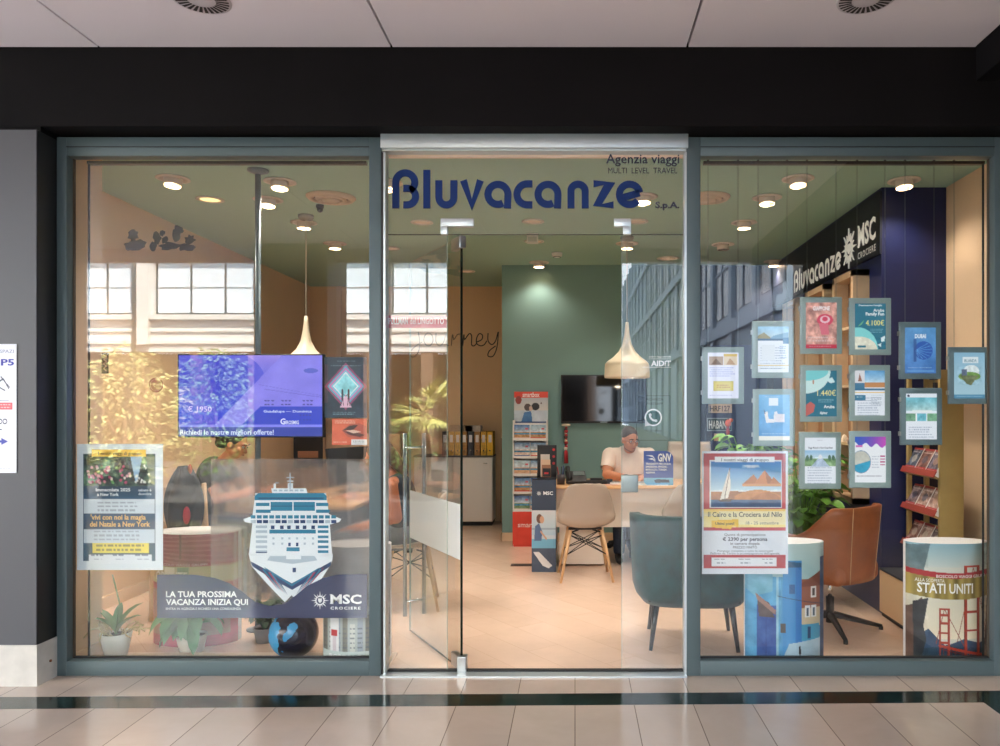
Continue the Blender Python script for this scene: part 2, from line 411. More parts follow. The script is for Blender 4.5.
navy_m = mat('navy_wall_paint', (23, 31, 78), 0.45)
navydark_m = mat('dark_navy_paint', (16, 19, 40), 0.5)
wood_m = mat('pale_oak', (204, 172, 138), 0.45, noise=0.1, nscale=6)
gold_m = mat('golden_oak', (172, 146, 92), 0.45, noise=0.1, nscale=7)
white_m = mat('white_lacquer', (236, 232, 226), 0.4)
paper_m = mat('white_paper', (240, 240, 242), 0.6)
tileout_m = tile_mat('gallery_marble_tiles', (178, 161, 149), (170, 154, 143), (112, 98, 88), 2.2, 0.285, 0.0022, 0.14, rot=R(90), nz=0.07, nscale=2.2)
stripe_m = mat('dark_green_marble', (16, 34, 32), 0.12, noise=0.6, nscale=9)
pave_m = tile_mat('sunny_plaza_paving', (92, 90, 88), (84, 82, 80), (70, 68, 66), 0.8, 0.4, 0.006, 0.8, nz=0.08)
floorin_m = tile_mat('shop_floor_planks', (236, 206, 184), (230, 199, 176), (212, 178, 154), 0.9, 0.22, 0.0014, 0.22, rot=R(52), nz=0.07, nscale=2.0)
# ================================================================== SETTING
GH, SHH, BK = 3.29, 2.96, 5.6                      # gallery soffit, shop ceiling, back wall
def y1s(x): return -0.315 + 0.0175 * x
def gallery_floor():
    mb = MB(); xs = [-9, 1.98, 2.13, 9]; yb = -5.6; z = 0
    def q(P, m): mb.add([(x, y, z) for x, y in P], [(0, 1, 2, 3)], m)
    q([(-9, y1s(-9)), (9, y1s(9)), (9, 0.0), (-9, 0.0)], tileout_m)
    q([(-9, y1s(-9) - .155), (2.13, y1s(2.13) - .155), (2.13, y1s(2.13)), (-9, y1s(-9))], stripe_m)
    q([(2.13, y1s(2.13) - .155), (9, y1s(9) - .155), (9, y1s(9)), (2.13, y1s(2.13))], stripe_m)
    q([(-9, yb), (1.98, yb), (1.98, y1s(1.98) - .155), (-9, y1s(-9) - .155)], tileout_m)
    q([(1.98, yb), (2.13, yb), (2.13, y1s(2.13) - .155), (1.98, y1s(1.98) - .155)], stripe_m)
    q([(2.13, yb), (9, yb), (9, y1s(9) - .155), (2.13, y1s(2.13) - .155)], tileout_m)
    mb.box(-9, 9, yb, 0, -0.2, -0.02, tileout_m)
    return struct('floor_gallery', mb)
gallery_floor()
struct('floor_shop', MB().box(-3.5, 2.8, 0.0, BK + .1, -0.2, 0.0, floorin_m))
struct('ceiling_shop', MB().box(-3.5, 2.8, -0.1, BK + .1, SHH, SHH + 0.25, ceil_m))
struct('ceiling_roof_slab', MB().box(-9, 9, -5.0, 9, 3.45, 3.9, black_m))
# gallery soffit: separate white panels with dark joints
jx = [X_(100, -.18), X_(392, -.18), X_(687, -.18)]
xs = [-9.0, jx[0] - 4.56, jx[0] - 3.04, jx[0] - 1.52] + jx + [2.07]
mbs = MB()
for a, b in zip(xs[:-1], xs[1:]): mbs.box(a + .006, b - .006, -4.98, -.19, GH, GH + .05, soffit_m)
struct('ceiling_gallery', mbs)
struct('ceiling_gallery_joints', MB().box(-9, 9, -4.98, -.18, GH + .03, GH + .16, black_m))
struct('beam_fascia_front', MB().box(-9, 9, -.18, .06, 2.885, 3.45, blackbeam_m))
struct('beam_fascia_right', MB().box(2.075, 9, -5, -.18, 3.12, 3.3, blackbeam_m))
struct('beam_fascia_outer', MB().box(-9, 9, -5.0, -4.9, 3.14, 3.45, soffit_m))
# grey pillar with marble base, left of the window
pl = MB(); pl.box(-9, -2.766, -.21, .05, 0.21, 2.856, pillar_m)
struct('pillar_left', pl)
struct('beam_over_pillar', MB().box(-9, -2.766, -.178, .05, 2.856, 2.9, blackbeam_m))
pb = MB(); pb.box(-9, -2.757, -.219, .05, 0.0, .21, stone_m); struct('baseboard_pillar', pb)
struct('wall_pillar_return', MB().box(-2.7665, -2.7635, -.205, -.02, .21, 2.856, mat('black_return_panel', (26, 27, 28), .5)))
MB().tube([(-2.756, -.12, .1), (-2.750, -.12, .1)], .007, mat('rust_anchor', (120, 70, 40), .6)).build('anchor_bolt', bpy.data.objects['baseboard_pillar'])
struct('wall_front_right', MB().box(2.30, 9, -.05, .012, 0, 3.45, pillar_m))
struct('wall_front_left', MB().box(-9, -2.74, .04, .3, 0, 3.45, cream_m))
# shop shell
struct('wall_left', MB().box(-3.5, -3.34, 0.28, BK + .1, 0, SHH, cream_m))
lp = MB(); lp.box(-3.36, -2.732, .012, .29, 0, SHH, cream_m); struct('column_reveal_left', lp)
struct('baseboard_left', MB().box(-2.733, -2.722, .045, .295, 0, .09, cream_m).box(-3.341, -3.325, .29, BK, 0, .09, cream_m))
struct('wall_right', MB().box(2.58, 2.75, .012, BK + .1, 0, SHH, cream_m))
struct('wall_back_tan', MB().box(-3.5, -.7, BK, BK + .12, 0, SHH, tan_m))
gx = X_(502, 4.137)
struct('wall_back_green', MB().box(gx, 1.27, 4.137, BK + .1, 0, SHH, green_m))
struct('baseboard_green', MB().box(gx - .012, 1.27, 4.122, 4.14, 0, .09, cream_m).box(gx - .012, gx + .001, 4.122, BK, 0, .09, cream_m))
struct('wall_back_navy', MB().box(1.27, 2.6, 4.137, BK + .1, 0, SHH, navydark_m))
nv = MB(); nv.box(2.13, 2.62, 1.2, 4.2, 0, SHH, navy_m); nv.box(2.115, 2.13, 1.19, 4.14, 2.5, 2.935, navydark_m)
struct('wall_navy_block', nv)
struct('door_2', MB().box(1.45, 2.05, 4.10, 4.137, 0, 2.1, navy_m).box(1.40, 1.45, 4.09, 4.137, 0, 2.16, navydark_m).box(2.05, 2.1, 4.09, 4.137, 0, 2.16, navydark_m).box(1.4, 2.1, 4.09, 4.137, 2.1, 2.16, navydark_m))
for a, b, n in ((-2.74, -1.04, 'left'), (-1.04, .6, 'middle'), (.6, 2.3, 'right')):
    struct('trim_header_' + n, MB().box(a, b, .012, .03, 2.785, SHH, mat('header_peach', (250, 216, 190), .6)))
# wood framed niches in the navy wall
def niche(y0, y1, label):
    t = thing('wall_niche', label, 'niche', (2.13, (y0 + y1) / 2, .73), 0, 'pale wood niches along the navy wall')
    mb = MB(); h = (y1 - y0) / 2; H = 1.70; d = .12; w = .045
    mb.box(-d, 0, -h, -h + w, 0, H, wood_m).box(-d, 0, h - w, h, 0, H, wood_m).box(-d, 0, -h, h, H - w, H, wood_m).box(-d, 0, -h, h, 0, w, wood_m)
    mb.build('frame', t)
    MB().box(-.012, -.002, -h + w, h - w, w, H - w, mat('niche_back_board', (150, 108, 74), .5, noise=.15, nscale=9)).build('back_panel', t)
    for z in (.42, .85, 1.28): MB().box(-d + .01, -.01, -h + w, h - w, z, z + .02, wood_m).build('shelf', t)
    return t
niche(1.42, 1.87, 'pale wood framed niche nearest the window on the navy wall')
niche(2.07, 2.60, 'pale wood framed niche in the middle of the navy wall row')
niche(2.85, 3.34, 'pale wood framed niche deepest in the shop on the navy wall')
# shell ornaments in the nearest niche
def shell(y, z, s, label):
    mb = MB(); m = mat('shell_cream', (226, 205, 180), .4, noise=.2, nscale=40)
    for i in range(9):
        a = -70 + 140 * i / 8; mb.tube([(0, 0, 0), (0, math.sin(R(a)) * s * .7, math.cos(R(a)) * s * .7), (-.01, math.sin(R(a)) * s, math.cos(R(a)) * s)], [s * .06, s * .16, s * .05], m, 8)
    o = mb.build('sea_shell', loc=(2.06, y, z)); tag(o, label, 'shell', 'shells in the niche')
shell(1.72, 1.15, .075, 'pale fan shell standing in the nearest wood niche, deeper one'); shell(1.55, 1.15, .085, 'pale fan shell standing in the nearest wood niche, the one toward the window')
# sign on the navy wall (faces -x)
sg = thing('wall_sign', 'white lettered agency and cruise line sign on the navy wall fascia', 'sign', (2.114, 3.30, 2.535))
sgw = mat('sign_white_letter', (235, 232, 226), .4, emis=(255, 250, 240), estr=.25)
mb = MB(); bluvacanze(mb, 0, 0, .0053, sgw, 0, .02); o = mb.build('name_letters', sg, rot=(0, 0, R(-90)))
mb = MB(); sunlogo(mb, 1.515, .12, .155, sgw, 0, ext=.01); mb.build('sun_emblem', sg, rot=(0, 0, R(-90)))
mb = MB(); msc(mb, 1.70, .09, .16, .34, sgw, -.002); mb.text('CROCIERE', 1.70, .0, .05, sgw, -.002, width=.34, spacing=1.3); mb.build('cruise_letters', sg, rot=(0, 0, R(-90)))
# ------------------------------------------------------------------ shopfront
fy0, fy1 = -.063, .008
fx = lambda u: X_(u, fy0); fz = lambda v: Z_(v, fy0)
struct('window_sill', MB().box(-2.76, -1.03, fy1, .30, -.05, .012, mat('sill_stone', (224, 200, 178), .35)))
def bars(mb, L):
    for x0, x1, z0, z1 in L: mb.box(x0, x1, fy0, fy1, z0, z1, frame_m, bev=.003)
def window(n, x0, x1, xi0, xi1):
    w = bpy.data.objects.new('window_%d' % n, None); COL.objects.link(w); w['kind'] = 'structure'
    mb = MB(); bars(mb, [(x0, xi0, 0, 2.87), (xi1, x1, 0, 2.87), (xi0, xi1, 2.77, 2.87), (xi0, xi1, 0, .078)])
    mb.box(xi0, xi1, fy0 - .004, fy0 + .01, 2.815, 2.819, black_m)
    mb.box(xi0, xi1, -.012, .008, .078, .086, black_m)
    mb.box(xi0, xi0 + .005, -.012, .007, .078, 2.77, mat('dark_bronze_bead', (74, 62, 48), .5)).box(xi1 - .005, xi1, -.012, .007, .078, 2.77, MATS['dark_bronze_bead'])
    mb.build('frame', w)
    MB().box(xi0 + .004, xi1 - .004, -.005, .005, .085, 2.765, GLASS).build('pane', w)
window(1, fx(56.5), fx(381), fx(66.5), fx(369)); window(2, fx(686.5), 2.32, fx(700.5), fx(994.5))
# entrance: silver portal, fixed panes, open glass leaf
dr = bpy.data.objects.new('door_1', None); COL.objects.link(dr); dr['kind'] = 'structure'
mb = MB(); mb.box(fx(381), fx(688), -.078, .03, fz(148.5), fz(134.5), silver_m, bev=.003); mb.box(fx(381), fx(688), -.05, .03, 2.80, 2.815, silver_m)
mb.box(fx(381), fx(383.5), -.06, .008, 0, 2.79, mat('black_gasket', (14, 14, 16), .4)); mb.box(fx(383.5), fx(385.5), -.066, .008, 0, 2.79, silver_m); mb.box(fx(684.5), fx(686.5), -.066, .008, 0, 2.79, silver_m)
mb.build('portal_frame', dr)
MB().box(fx(381), fx(686.5), -.09, .03, 0, .008, silver_m).box(fx(383), fx(686.5), -.02, .012, .008, .016, black_m).build('threshold', dr)
TZ = Z_(235, 0)
gx0, gx1, gx2, gx3 = X_(385.5, 0), X_(447, 0), X_(622, 0), X_(686, 0)
MB().box(gx0, gx3, -.005, .005, TZ + .003, 2.815, GLASS).build('transom_pane', dr)
MB().box(gx0, gx1, -.005, .005, .01, TZ, GLASS).build('fixed_pane', dr)
MB().box(gx2, gx3, -.005, .005, .01, TZ, GLASS).build('fixed_pane', dr)
mb = MB(); mb.box(gx1, gx1 + .002, -.005, .005, .01, TZ, mat('pane_edge_pale', (150, 175, 165), .2)); mb.box(gx2 - .002, gx2, -.005, .005, .01, TZ, MATS['pane_edge_pale']); mb.box(gx0, gx3, -.004, .004, TZ, TZ + .003, GLASSEDGE); mb.build('pane_edge', dr)
mb = MB(); z0, z1 = Z_(227, 0), Z_(219, 0)
mb.box(X_(441, 0), X_(474, 0), -.016, .016, z0, z1, silver_m, bev=.003); mb.box(X_(441, 0), X_(448, 0), -.016, .016, Z_(235, 0), z0 + .002, silver_m, bev=.002); mb.build('patch_fitting', dr)
mb = MB(); mb.box(X_(614, 0), X_(631, 0), -.016, .016, z0, z1, silver_m, bev=.003); mb.box(X_(623, 0), X_(631, 0), -.016, .016, Z_(235, 0), z0 + .002, silver_m, bev=.002); mb.build('patch_fitting', dr)
MB().box(X_(621, 0), X_(638, 0), -.02, .02, Z_(492, 0), Z_(475, 0), mat('lock_plate_grey', (140, 152, 152), .35, .4), bev=.004).build('strike_lock', dr)
# the leaf, hinged at PX, open inwards
PXX = X_(461.5, 0); LA = math.atan2(.75, -1.051 - PXX)
lf = bpy.data.objects.new('door_leaf', None); COL.objects.link(lf); lf.parent = dr; lf.location = (PXX, 0, 0); lf.rotation_euler = (0, 0, LA)
MB().box(.004, .867, -.005, .005, .014, 2.352, GLASS).build('leaf_pane', lf)
MB().box(-.004, .004, -.0055, .0055, .012, 2.355, GLASSEDGE).box(.867, .868, -.005, .005, .014, 2.352, MATS['pane_edge_pale']).box(0, .867, -.005, .005, .011, .014, GLASSEDGE).build('leaf_edge', lf)
MB().box(.006, .85, .0055, .0065, .605, .905, WFILM).build('safety_band', lf)
MB().box(-.02, .11, -.018, .018, .012, .085, steel_m, bev=.003).box(-.02, .11, -.018, .018, 2.29, 2.355, steel_m, bev=.003).build('pivot_fitting', lf)
MB().box(PXX - .02, PXX + .03, -.03, .03, .0, .09, steel_m, bev=.004).build('floor_pivot', dr)
hm = mat('handle_steel', (150, 160, 165), .25, .8)
mb = MB()
for s in (-1, 1): mb.tube([(.78, s * .062, .13), (.78, s * .062, 1.27)], .0125, hm, 14)
for z in (.22, 1.18): mb.tube([(.78, -.062, z), (.78, .062, z)], .007, chrome_m, 10)
mb.build('pull_handle', lf)
# ------------------------------------------------------------------ lettering and film on the glass
BLUE = mat('sign_blue_vinyl', (14, 46, 104), .5, spec=.2); DKBLUE = mat('dark_navy_vinyl', (22, 34, 66), .4)
gk = 1 / 185.0
t = thing('shop_sign', 'large blue cut-out agency name across the transom glass above the door', 'sign', (X_(392, -.02), -.012, Z_(208.5, -.012)))
mb = MB(); bluvacanze(mb, 0, 0, gk * .998, BLUE, -.004, .006); mb.build('name_letters', t)
mb = MB(); mb.text('Agenzia viaggi', X_(606, 0) - t.location.x, Z_(164, 0) - t.location.z, .052, DKBLUE, -.001, width=73 * gk, bold=.01); mb.build('tagline', t)
mb = MB(); mb.text('MULTI  LEVEL  TRAVEL', X_(608, 0) - t.location.x, Z_(174, 0) - t.location.z, .032, DKBLUE, -.001, width=69 * gk); mb.build('tagline', t)
mb = MB(); mb.text('S.p.A.', X_(655, 0) - t.location.x, Z_(208.5, 0) - t.location.z, .034, DKBLUE, -.001, width=24 * gk, bold=.03); mb.build('company_suffix', t)
IN = .0065
def gpos(u, v, y=IN): return (X_(u, y), y, Z_(v, y))
struct('trim_frosted_film', MB().box(X_(210, IN), fx(367.5), .016, .0167, Z_(600, IN), Z_(459, IN), FILM))
# navy banner with the two lines and the cruise logo
bo = gpos(157, 618, .008); t = thing('window_banner', 'navy banner with white holiday slogan stuck low on the left window', 'banner', bo)
K = 4.208 / F
P = [(0, 0), (210, 0), (210, 44), (180, 43.5), (166, 40), (150, 32), (138, 22), (128, 14), (112, 12), (98, 16), (86, 26), (72, 35), (58, 40), (40, 43), (20, 43.6), (0, 43.2)]
nb = mat('banner_navy', (40, 54, 92), .5)
MB().prism([(x * K, z * K) for x, z in P], 0, .0006, nb).build('banner_sheet', t)
wv = mat('white_vinyl', (244, 246, 248), .5)
mb = MB(); mb.text('LA TUA PROSSIMA', 9 * K, 21.0 * K, 6.0 * K, wv, -.0008, width=71 * K, bold=.025); mb.text('VACANZA INIZIA QUI', 9 * K, 13.2 * K, 6.0 * K, wv, -.0008, width=82 * K, bold=.025)
mb.text("ENTRA IN AGENZIA E RICHIEDI UNA CONSULENZA", 9 * K, 8.2 * K, 2.4 * K, wv, -.0008, width=75 * K); mb.build('slogan_text', t)
mb = MB(); sunlogo(mb, 163 * K, 17.5 * K, 9.3 * K, wv, -.0002); msc(mb, 173.5 * K, 14.5 * K, 9.2 * K, 31 * K, wv, -.0008); mb.text('CROCIERE', 173.5 * K, 8.6 * K, 2.8 * K, wv, -.0008, width=30 * K, spacing=1.3, bold=.02); mb.build('cruise_logo', t)
# cruise ship cut-out
sy = .012
t = thing('cruise_ship_cutout', 'white and blue cruise ship bow cut-out on the left window', 'window decal', gpos(284, 602, sy))
c0 = (t.location.x, t.location.z)
def sp(P): return [(X_(220 + x / 3.39, sy) - c0[0], Z_(460 + y / 3.39, sy) - c0[1]) for x, y in P][::-1]
cw = mat('ship_white', (232, 240, 246), .45); ct = mat('ship_teal', (34, 126, 160), .4); cd = mat('ship_dark_blue', (22, 62, 110), .4); cg = mat('ship_pale_grey', (176, 194, 208), .5); cr_ = mat('ship_red', (170, 60, 90), .5)  # pale grey print serves foredeck, small windows and mast
def lay(mb, P, m, k): mb.prism(sp(P), -.001 * k, -.001 * (k - 1), m)
def rct(mb, x0, y0, x1, y1, m, k): lay(mb, [(x0, y0), (x1, y0), (x1, y1), (x0, y1)], m, k)
mb = MB()
lay(mb, [(97, 318), (240, 338), (383, 318), (380, 347), (330, 425), (266, 482), (243, 458), (220, 482), (165, 425), (108, 360)], cw, 1)
lay(mb, [(104, 343), (244, 418), (379, 343), (374, 360), (300, 408), (245, 440), (180, 405), (110, 360)], cd, 2)
lay(mb, [(150, 362), (244, 420), (340, 362), (330, 372), (244, 428), (158, 372)], ct, 3)
for s in (-1, 1):
    for i in range(6):
        x = 244 + s * (110 - i * 10); lay(mb, [(x, 366 + i * 5), (x - s * 6, 364 + i * 5), (x - s * (58 - 3 * i), 432 + i * 4), (x - s * (60 - 3 * i), 436 + i * 4)], (cr_, ct, cd)[i % 3], 2 + .1 * i)
lay(mb, [(170, 325), (320, 325), (330, 340), (245, 352), (160, 340)], cg, 2)
rct(mb, 225, 322, 275, 336, cw, 3); rct(mb, 247, 365, 258, 380, cd, 4)
mb.build('hull', t)
mb = MB()
lay(mb, [(120, 112), (360, 112), (370, 190), (372, 215), (380, 322), (240, 334), (98, 322), (110, 215), (110, 190)], cw, 1)
for y, w in ((145, 46), (168, 50)):
    rct(mb, 122, y, 122 + w, y + 11, ct, 2); rct(mb, 326, y, 326 + w - 4, y + 11, ct, 2)
rct(mb, 172, 142, 322, 172, ct, 2); rct(mb, 246, 142, 250, 172, cw, 3); rct(mb, 172, 155, 322, 157, cd, 3)
rct(mb, 168, 236, 325, 249, ct, 2)
for x in (173, 204, 228, 257, 281, 310): rct(mb, x, 222, x + 12, 234, cd, 2)
for y in (262, 280):
    for x in (178, 208, 232, 258, 284, 312): rct(mb, x, y, x + 7, y + 7, cg, 2)
for x in (232, 258): rct(mb, x, 280, x + 8, 292, cd, 2.5)
rct(mb, 226, 296, 270, 309, ct, 2)
for y in (222, 238, 256, 272, 290, 306):
    rct(mb, 332, y, 368, y + 9, ct, 2); rct(mb, 122, y, 160, y + 5, cg, 2); rct(mb, 122, y + 5, 160, y + 9, cd if y > 290 else cg, 2)
mb.build('superstructure', t)
mb = MB(); lay(mb, [(80, 200), (128, 184), (372, 184), (412, 200), (405, 210), (375, 218), (130, 218), (85, 210)], cw, 3)
for i in range(14): x = 105 + i * 21; rct(mb, x, 187, x + 16, 198, ct, 4); rct(mb, x, 203, x + 17, 214, cd if i % 3 else cg, 4)
mb.build('bridge_wing', t)
mb = MB(); lay(mb, [(118, 122), (130, 112), (352, 112), (362, 122), (362, 136), (118, 136)], ct, 2.6)
lay(mb, [(174, 96), (292, 96), (297, 113), (178, 113)], cw, 2); rct(mb, 130, 127, 352, 131, cd, 3.2)
for i in range(6): rct(mb, 182 + i * 18, 100, 194 + i * 18, 106, cg, 3)
mb.build('top_deck', t)
mb = MB(); rct(mb, 236, 44, 240, 98, cg, 2); rct(mb, 226, 58, 252, 61, cg, 2); rct(mb, 228, 70, 250, 73, cw, 2); rct(mb, 230, 78, 248, 96, cw, 2); rct(mb, 182, 80, 190, 96, cw, 2); rct(mb, 187, 76, 199, 79, cg, 2)
mb.build('mast', t)
# ------------------------------------------------------------------ posters painted by code
def poster(name, label, cat, u0, v0, u1, v1, y, pic, texts=(), m=PRINT, thick=.0012, border=None, group=None):
    x0, x1, z0, z1 = X_(u0, y), X_(u1, y), Z_(v1, y), Z_(v0, y); W, H = x1 - x0, z1 - z0
    t = thing(name, label, cat, (x0, y, z0), 0, group)
    mb = MB(); mb.box(0, W, 0, thick, 0, H, paper_m, col=(.9, .9, .9)); mb.build('sheet', t)
    mb = MB(); canvas(mb, pic, m, flat(0, 0, W, H, -.0004)); mb.build('picture', t)
    if texts:
        mb = MB()
        for (s, x, yb, h, w, c, b, al) in texts: mb.text(s, x * W, (1 - yb) * H, h * H, m, -.0006, lin(c), width=w * W, bold=b, align=al)
        mb.build('lettering', t)
    return t
# New York flyer
p = Pic(120, 176, (222, 232, 240)); p.rect(.075, .08, .91, .93, (70, 100, 122))
p.rect(.08, .085, .905, .43, (52, 82, 70)); m_ = (p.U > .08) & (p.U < .905) & (p.V > .085) & (p.V < .33); p.noise(m_, 14, .9, 3, (.8, 1, .7))
rs = random.Random(4)
for i in range(60): p.ell(.12 + rs.random() * .5, .18 + rs.random() * .13, .016, .011, rs.choice([(214, 120, 150), (232, 170, 180), (196, 70, 110), (240, 220, 210), (90, 150, 80)]), .9)
p.poly([(.62, .1), (.76, .1), (.70, .3), (.68, .3)], (150, 185, 215)); p.poly([(.8, .1), (.9, .1), (.9, .33), (.84, .3)], (130, 140, 120))
for i in range(16): p.ell(.68 + rs.random() * .2, .17 + rs.random() * .15, .012, .01, (240, 240, 230), .8)
p.grad(.335, .435, (34, 62, 84), (28, 78, 112), .08, .905)
p.rect(.08, .44, .905, .55, (214, 224, 232)); p.dash(.24, .46, .75, 3, .03, (140, 150, 165), 5)
p.rect(.08, .55, .905, .67, (52, 78, 104)); p.rect(.08, .675, .905, .785, (206, 220, 232)); p.dash(.2, .69, .82, 3, .03, (150, 162, 178), 6)
p.rect(.18, .785, .84, .865, (240, 222, 110)); p.dash(.22, .80, .8, 2, .033, (120, 118, 90), 8); p.rect(.14, .875, .87, .95, (226, 234, 242)); p.dash(.16, .88, .32, 1, .02, (110, 120, 150), 9); p.dash(.42, .88, .58, 1, .02, (110, 120, 150), 10); p.dash(.68, .88, .86, 1, .02, (110, 120, 150), 11); p.dash(.2, .91, .3, 1, .02, (130, 140, 170), 12); p.dash(.45, .91, .55, 1, .02, (130, 140, 170), 13); p.dash(.7, .91, .84, 1, .02, (130, 140, 170), 14)
p.rect(.17, .045, .8, .10, (244, 196, 66))
poster('flyer_poster', 'white flyer for a Christmas trip with blue and yellow bands on the left window', 'poster', 77, 444, 163, 570, .009, p,
       [('I nostri viaggi di gruppo', .5, .087, .028, .5, (30, 26, 20), .01, 'C'), ('Immacolata 2025', .42, .375, .026, .4, (235, 240, 245), .02, 'C'), ('a New York', .36, .412, .026, .25, (235, 240, 245), .02, 'C'), ('sabato 6', .79, .375, .02, .15, (230, 238, 245), .01, 'C'), ('dicembre', .79, .405, .02, .15, (230, 238, 245), .01, 'C'),
        ("'vivi con noi la magia", .48, .60, .042, .64, (248, 200, 120), .02, 'C'), ('del Natale a New York', .5, .655, .042, .7, (248, 200, 120), .02, 'C')])
# Egypt flyer
p = Pic(132, 184, (226, 232, 242)); p.rect(.02, .02, .97, .955, (190, 62, 66))
p.rect(.09, .075, .93, .46, (236, 240, 246)); p.grad(.085, .32, (40, 120, 196), (200, 228, 242), .10, .92)
p.put((p.U > .1) & (p.U < .92) & (p.V > .33) & (p.V < .40), (176, 112, 60))
def dune(x0, x1, top, c): p.put((p.U > x0) & (p.U < x1) & (p.V < .40) & (p.V > top + .05 * ((p.U - (x0 + x1) / 2) / (x1 - x0) * 2) ** 2), c)
dune(.10, .62, .325, (170, 106, 62)); dune(.38, .92, .315, (206, 136, 72)); dune(.58, .92, .335, (186, 116, 60))
p.noise((p.U > .1) & (p.U < .92) & (p.V > .31) & (p.V < .40), 20, .12, 8)
p.poly([(.47, .27), (.60, .19), (.68, .27)], (186, 112, 60)); p.poly([(.60, .27), (.73, .155), (.86, .27)], (206, 130, 74)); p.poly([(.73, .155), (.86, .27), (.76, .27)], (160, 92, 50)); p.poly([(.78, .27), (.83, .21), (.92, .27)], (190, 116, 66)); p.rect(.47, .265, .92, .285, (214, 150, 96))
p.grad(.395, .455, (28, 84, 130), (16, 66, 116), .10, .92); p.noise((p.U > .1) & (p.U < .92) & (p.V > .395) & (p.V < .455), 24, .1, 3)
p.poly([(.32, .14), (.335, .3), (.30, .385), (.21, .395), (.25, .29)], (238, 232, 220)); p.poly([(.18, .395), (.36, .39), (.33, .41), (.21, .412)], (60, 46, 40)); p.line(.26, .40, .325, .14, .008, (90, 70, 50))
for i in range(14): p.ell(.5 + .14 * rs.random(), .115 + .02 * rs.random(), .05, .006, (240, 246, 250), .35)
p.rect(.02, .475, .97, .62, (252, 232, 150)); p.grad(.475, .53, (250, 214, 110), (250, 240, 200), .02, .97); p.rect(.2, .49, .97, .60, (250, 240, 205), .7)
p.rect(.02, .62, .97, .65, (192, 60, 66)); p.rect(.02, .65, .97, .845, (232, 238, 248)); p.rect(.15, .045, .84, .092, (244, 246, 250)); p.poly([(.11, .565), (.42, .555), (.42, .62), (.36, .615), (.33, .635), (.11, .62)], (242, 196, 50))
p.rect(.11, .865, .87, .935, (238, 240, 246)); 
for i, x in enumerate((.14, .42, .70)): p.dash(x, .875, x + .15, 1, .022, (90, 90, 110), 20 + i); p.dash(x + .03, .905, x + .14, 1, .02, (120, 130, 150), 30 + i)
poster('egypt_trip_poster', 'red bordered group trip poster with pyramids and sailing boat on the right window', 'poster', 702, 451, 788, 574, .009, p,
       [('I nostri viaggi di gruppo', .5, .083, .026, .55, (70, 80, 96), .01, 'C'), ('Il Cairo e la Crociera sul Nilo', .5, .535, .042, .86, (60, 66, 70), .008, 'C'), ('Ultimi posti!', .265, .60, .022, .22, (60, 50, 20), .02, 'C'), ('18 - 25 settembre', .7, .597, .026, .38, (80, 84, 80), 0, 'C'),
        ('Quota di partecipazione', .5, .69, .022, .48, (80, 84, 96), 0, 'C'), ('€ 2390 per persona', .5, .73, .03, .52, (50, 56, 80), .02, 'C'), ('in camera doppia', .5, .762, .022, .34, (80, 84, 96), .01, 'C'), ('PREZZO FINITO', .5, .792, .02, .28, (80, 84, 96), .01, 'C'), ('Pensione completa e tutte le escursioni', .5, .82, .018, .64, (80, 84, 96), 0, 'C'), ("Pullman da Torino e accompagnatore dell'agenzia", .5, .84, .018, .8, (80, 84, 96), 0, 'C')])
# neon poster and orange poster by the left mullion
p = Pic(90, 120, (16, 44, 66)); p.noise(p.all(), 6, .12, 2)
for r_, c in ((.50, (150, 60, 110)), (.44, (60, 180, 200)), (.40, (220, 120, 190)), (.35, (120, 210, 230)), (.30, (250, 250, 255)), (.27, (60, 190, 210))):
    p.poly([(.5, .48 - r_ * .78), (.5 + r_, .48), (.5, .48 + r_ * .78), (.5 - r_, .48)], c)
p.poly([(.5, .27), (.77, .48), (.5, .69), (.23, .48)], (150, 226, 236)); p.noise((abs(p.U - .5) / .27 + abs(p.V - .48) / .21) < 1, 12, .25, 5)
p.poly([(.36, .83), (.5, .60), (.64, .83)], (235, 190, 215)); p.put((p.V > .12) & (p.V < .75) & (abs(p.U - .5) > .42), (150, 60, 70), .4)
for sx, c in ((.42, (50, 40, 60)), (.57, (70, 30, 40))):
    p.ell(sx, .55, .025, .025, c); p.rect(sx - .02, .57, sx + .02, .70, c); p.line(sx - .01, .7, sx - .03, .8, .016, c); p.line(sx + .01, .7, sx + .03, .8, .016, c); p.line(sx, .6, sx + (.08 if sx < .5 else -.06), .64, .014, c)
p.dash(.3, .06, .75, 1, .03, (170, 200, 210), 3); p.dash(.15, .14, .9, 1, .025, (190, 215, 225), 4); p.dash(.2, .90, .8, 2, .03, (140, 180, 195), 5)
poster('neon_poster', 'dark teal poster with a glowing diamond and two small figures on the left window', 'poster', 324.5, 357, 367, 418, .009, p)
p = Pic(80, 60, (226, 104, 70)); p.noise(p.all(), 5, .06, 2)
p.poly([(.28, .45), (.5, .22), (.78, .18), (.98, .3), (1, .7), (.7, .78), (.45, .68)], (190, 86, 66)); p.poly([(.30, .45), (.52, .26), (.75, .24), (.62, .42)], (60, 32, 30)); p.poly([(.32, .47), (.5, .62), (.8, .7), (.95, .62), (.7, .52)], (90, 40, 36)); p.poly([(.4, .46), (.62, .43), (.85, .5), (.62, .56)], (232, 190, 170))
p.rect(.55, .78, 1, 1, (232, 232, 232)); p.dash(.08, .08, .7, 2, .07, (250, 220, 200), 4); p.dash(.05, .88, .5, 1, .06, (250, 220, 200), 6); p.dash(.6, .84, .95, 2, .06, (120, 120, 130), 7)
poster('orange_poster', 'orange poster of painted lips below the neon poster on the left window', 'poster', 332, 418.6, 367, 445, .009, p)
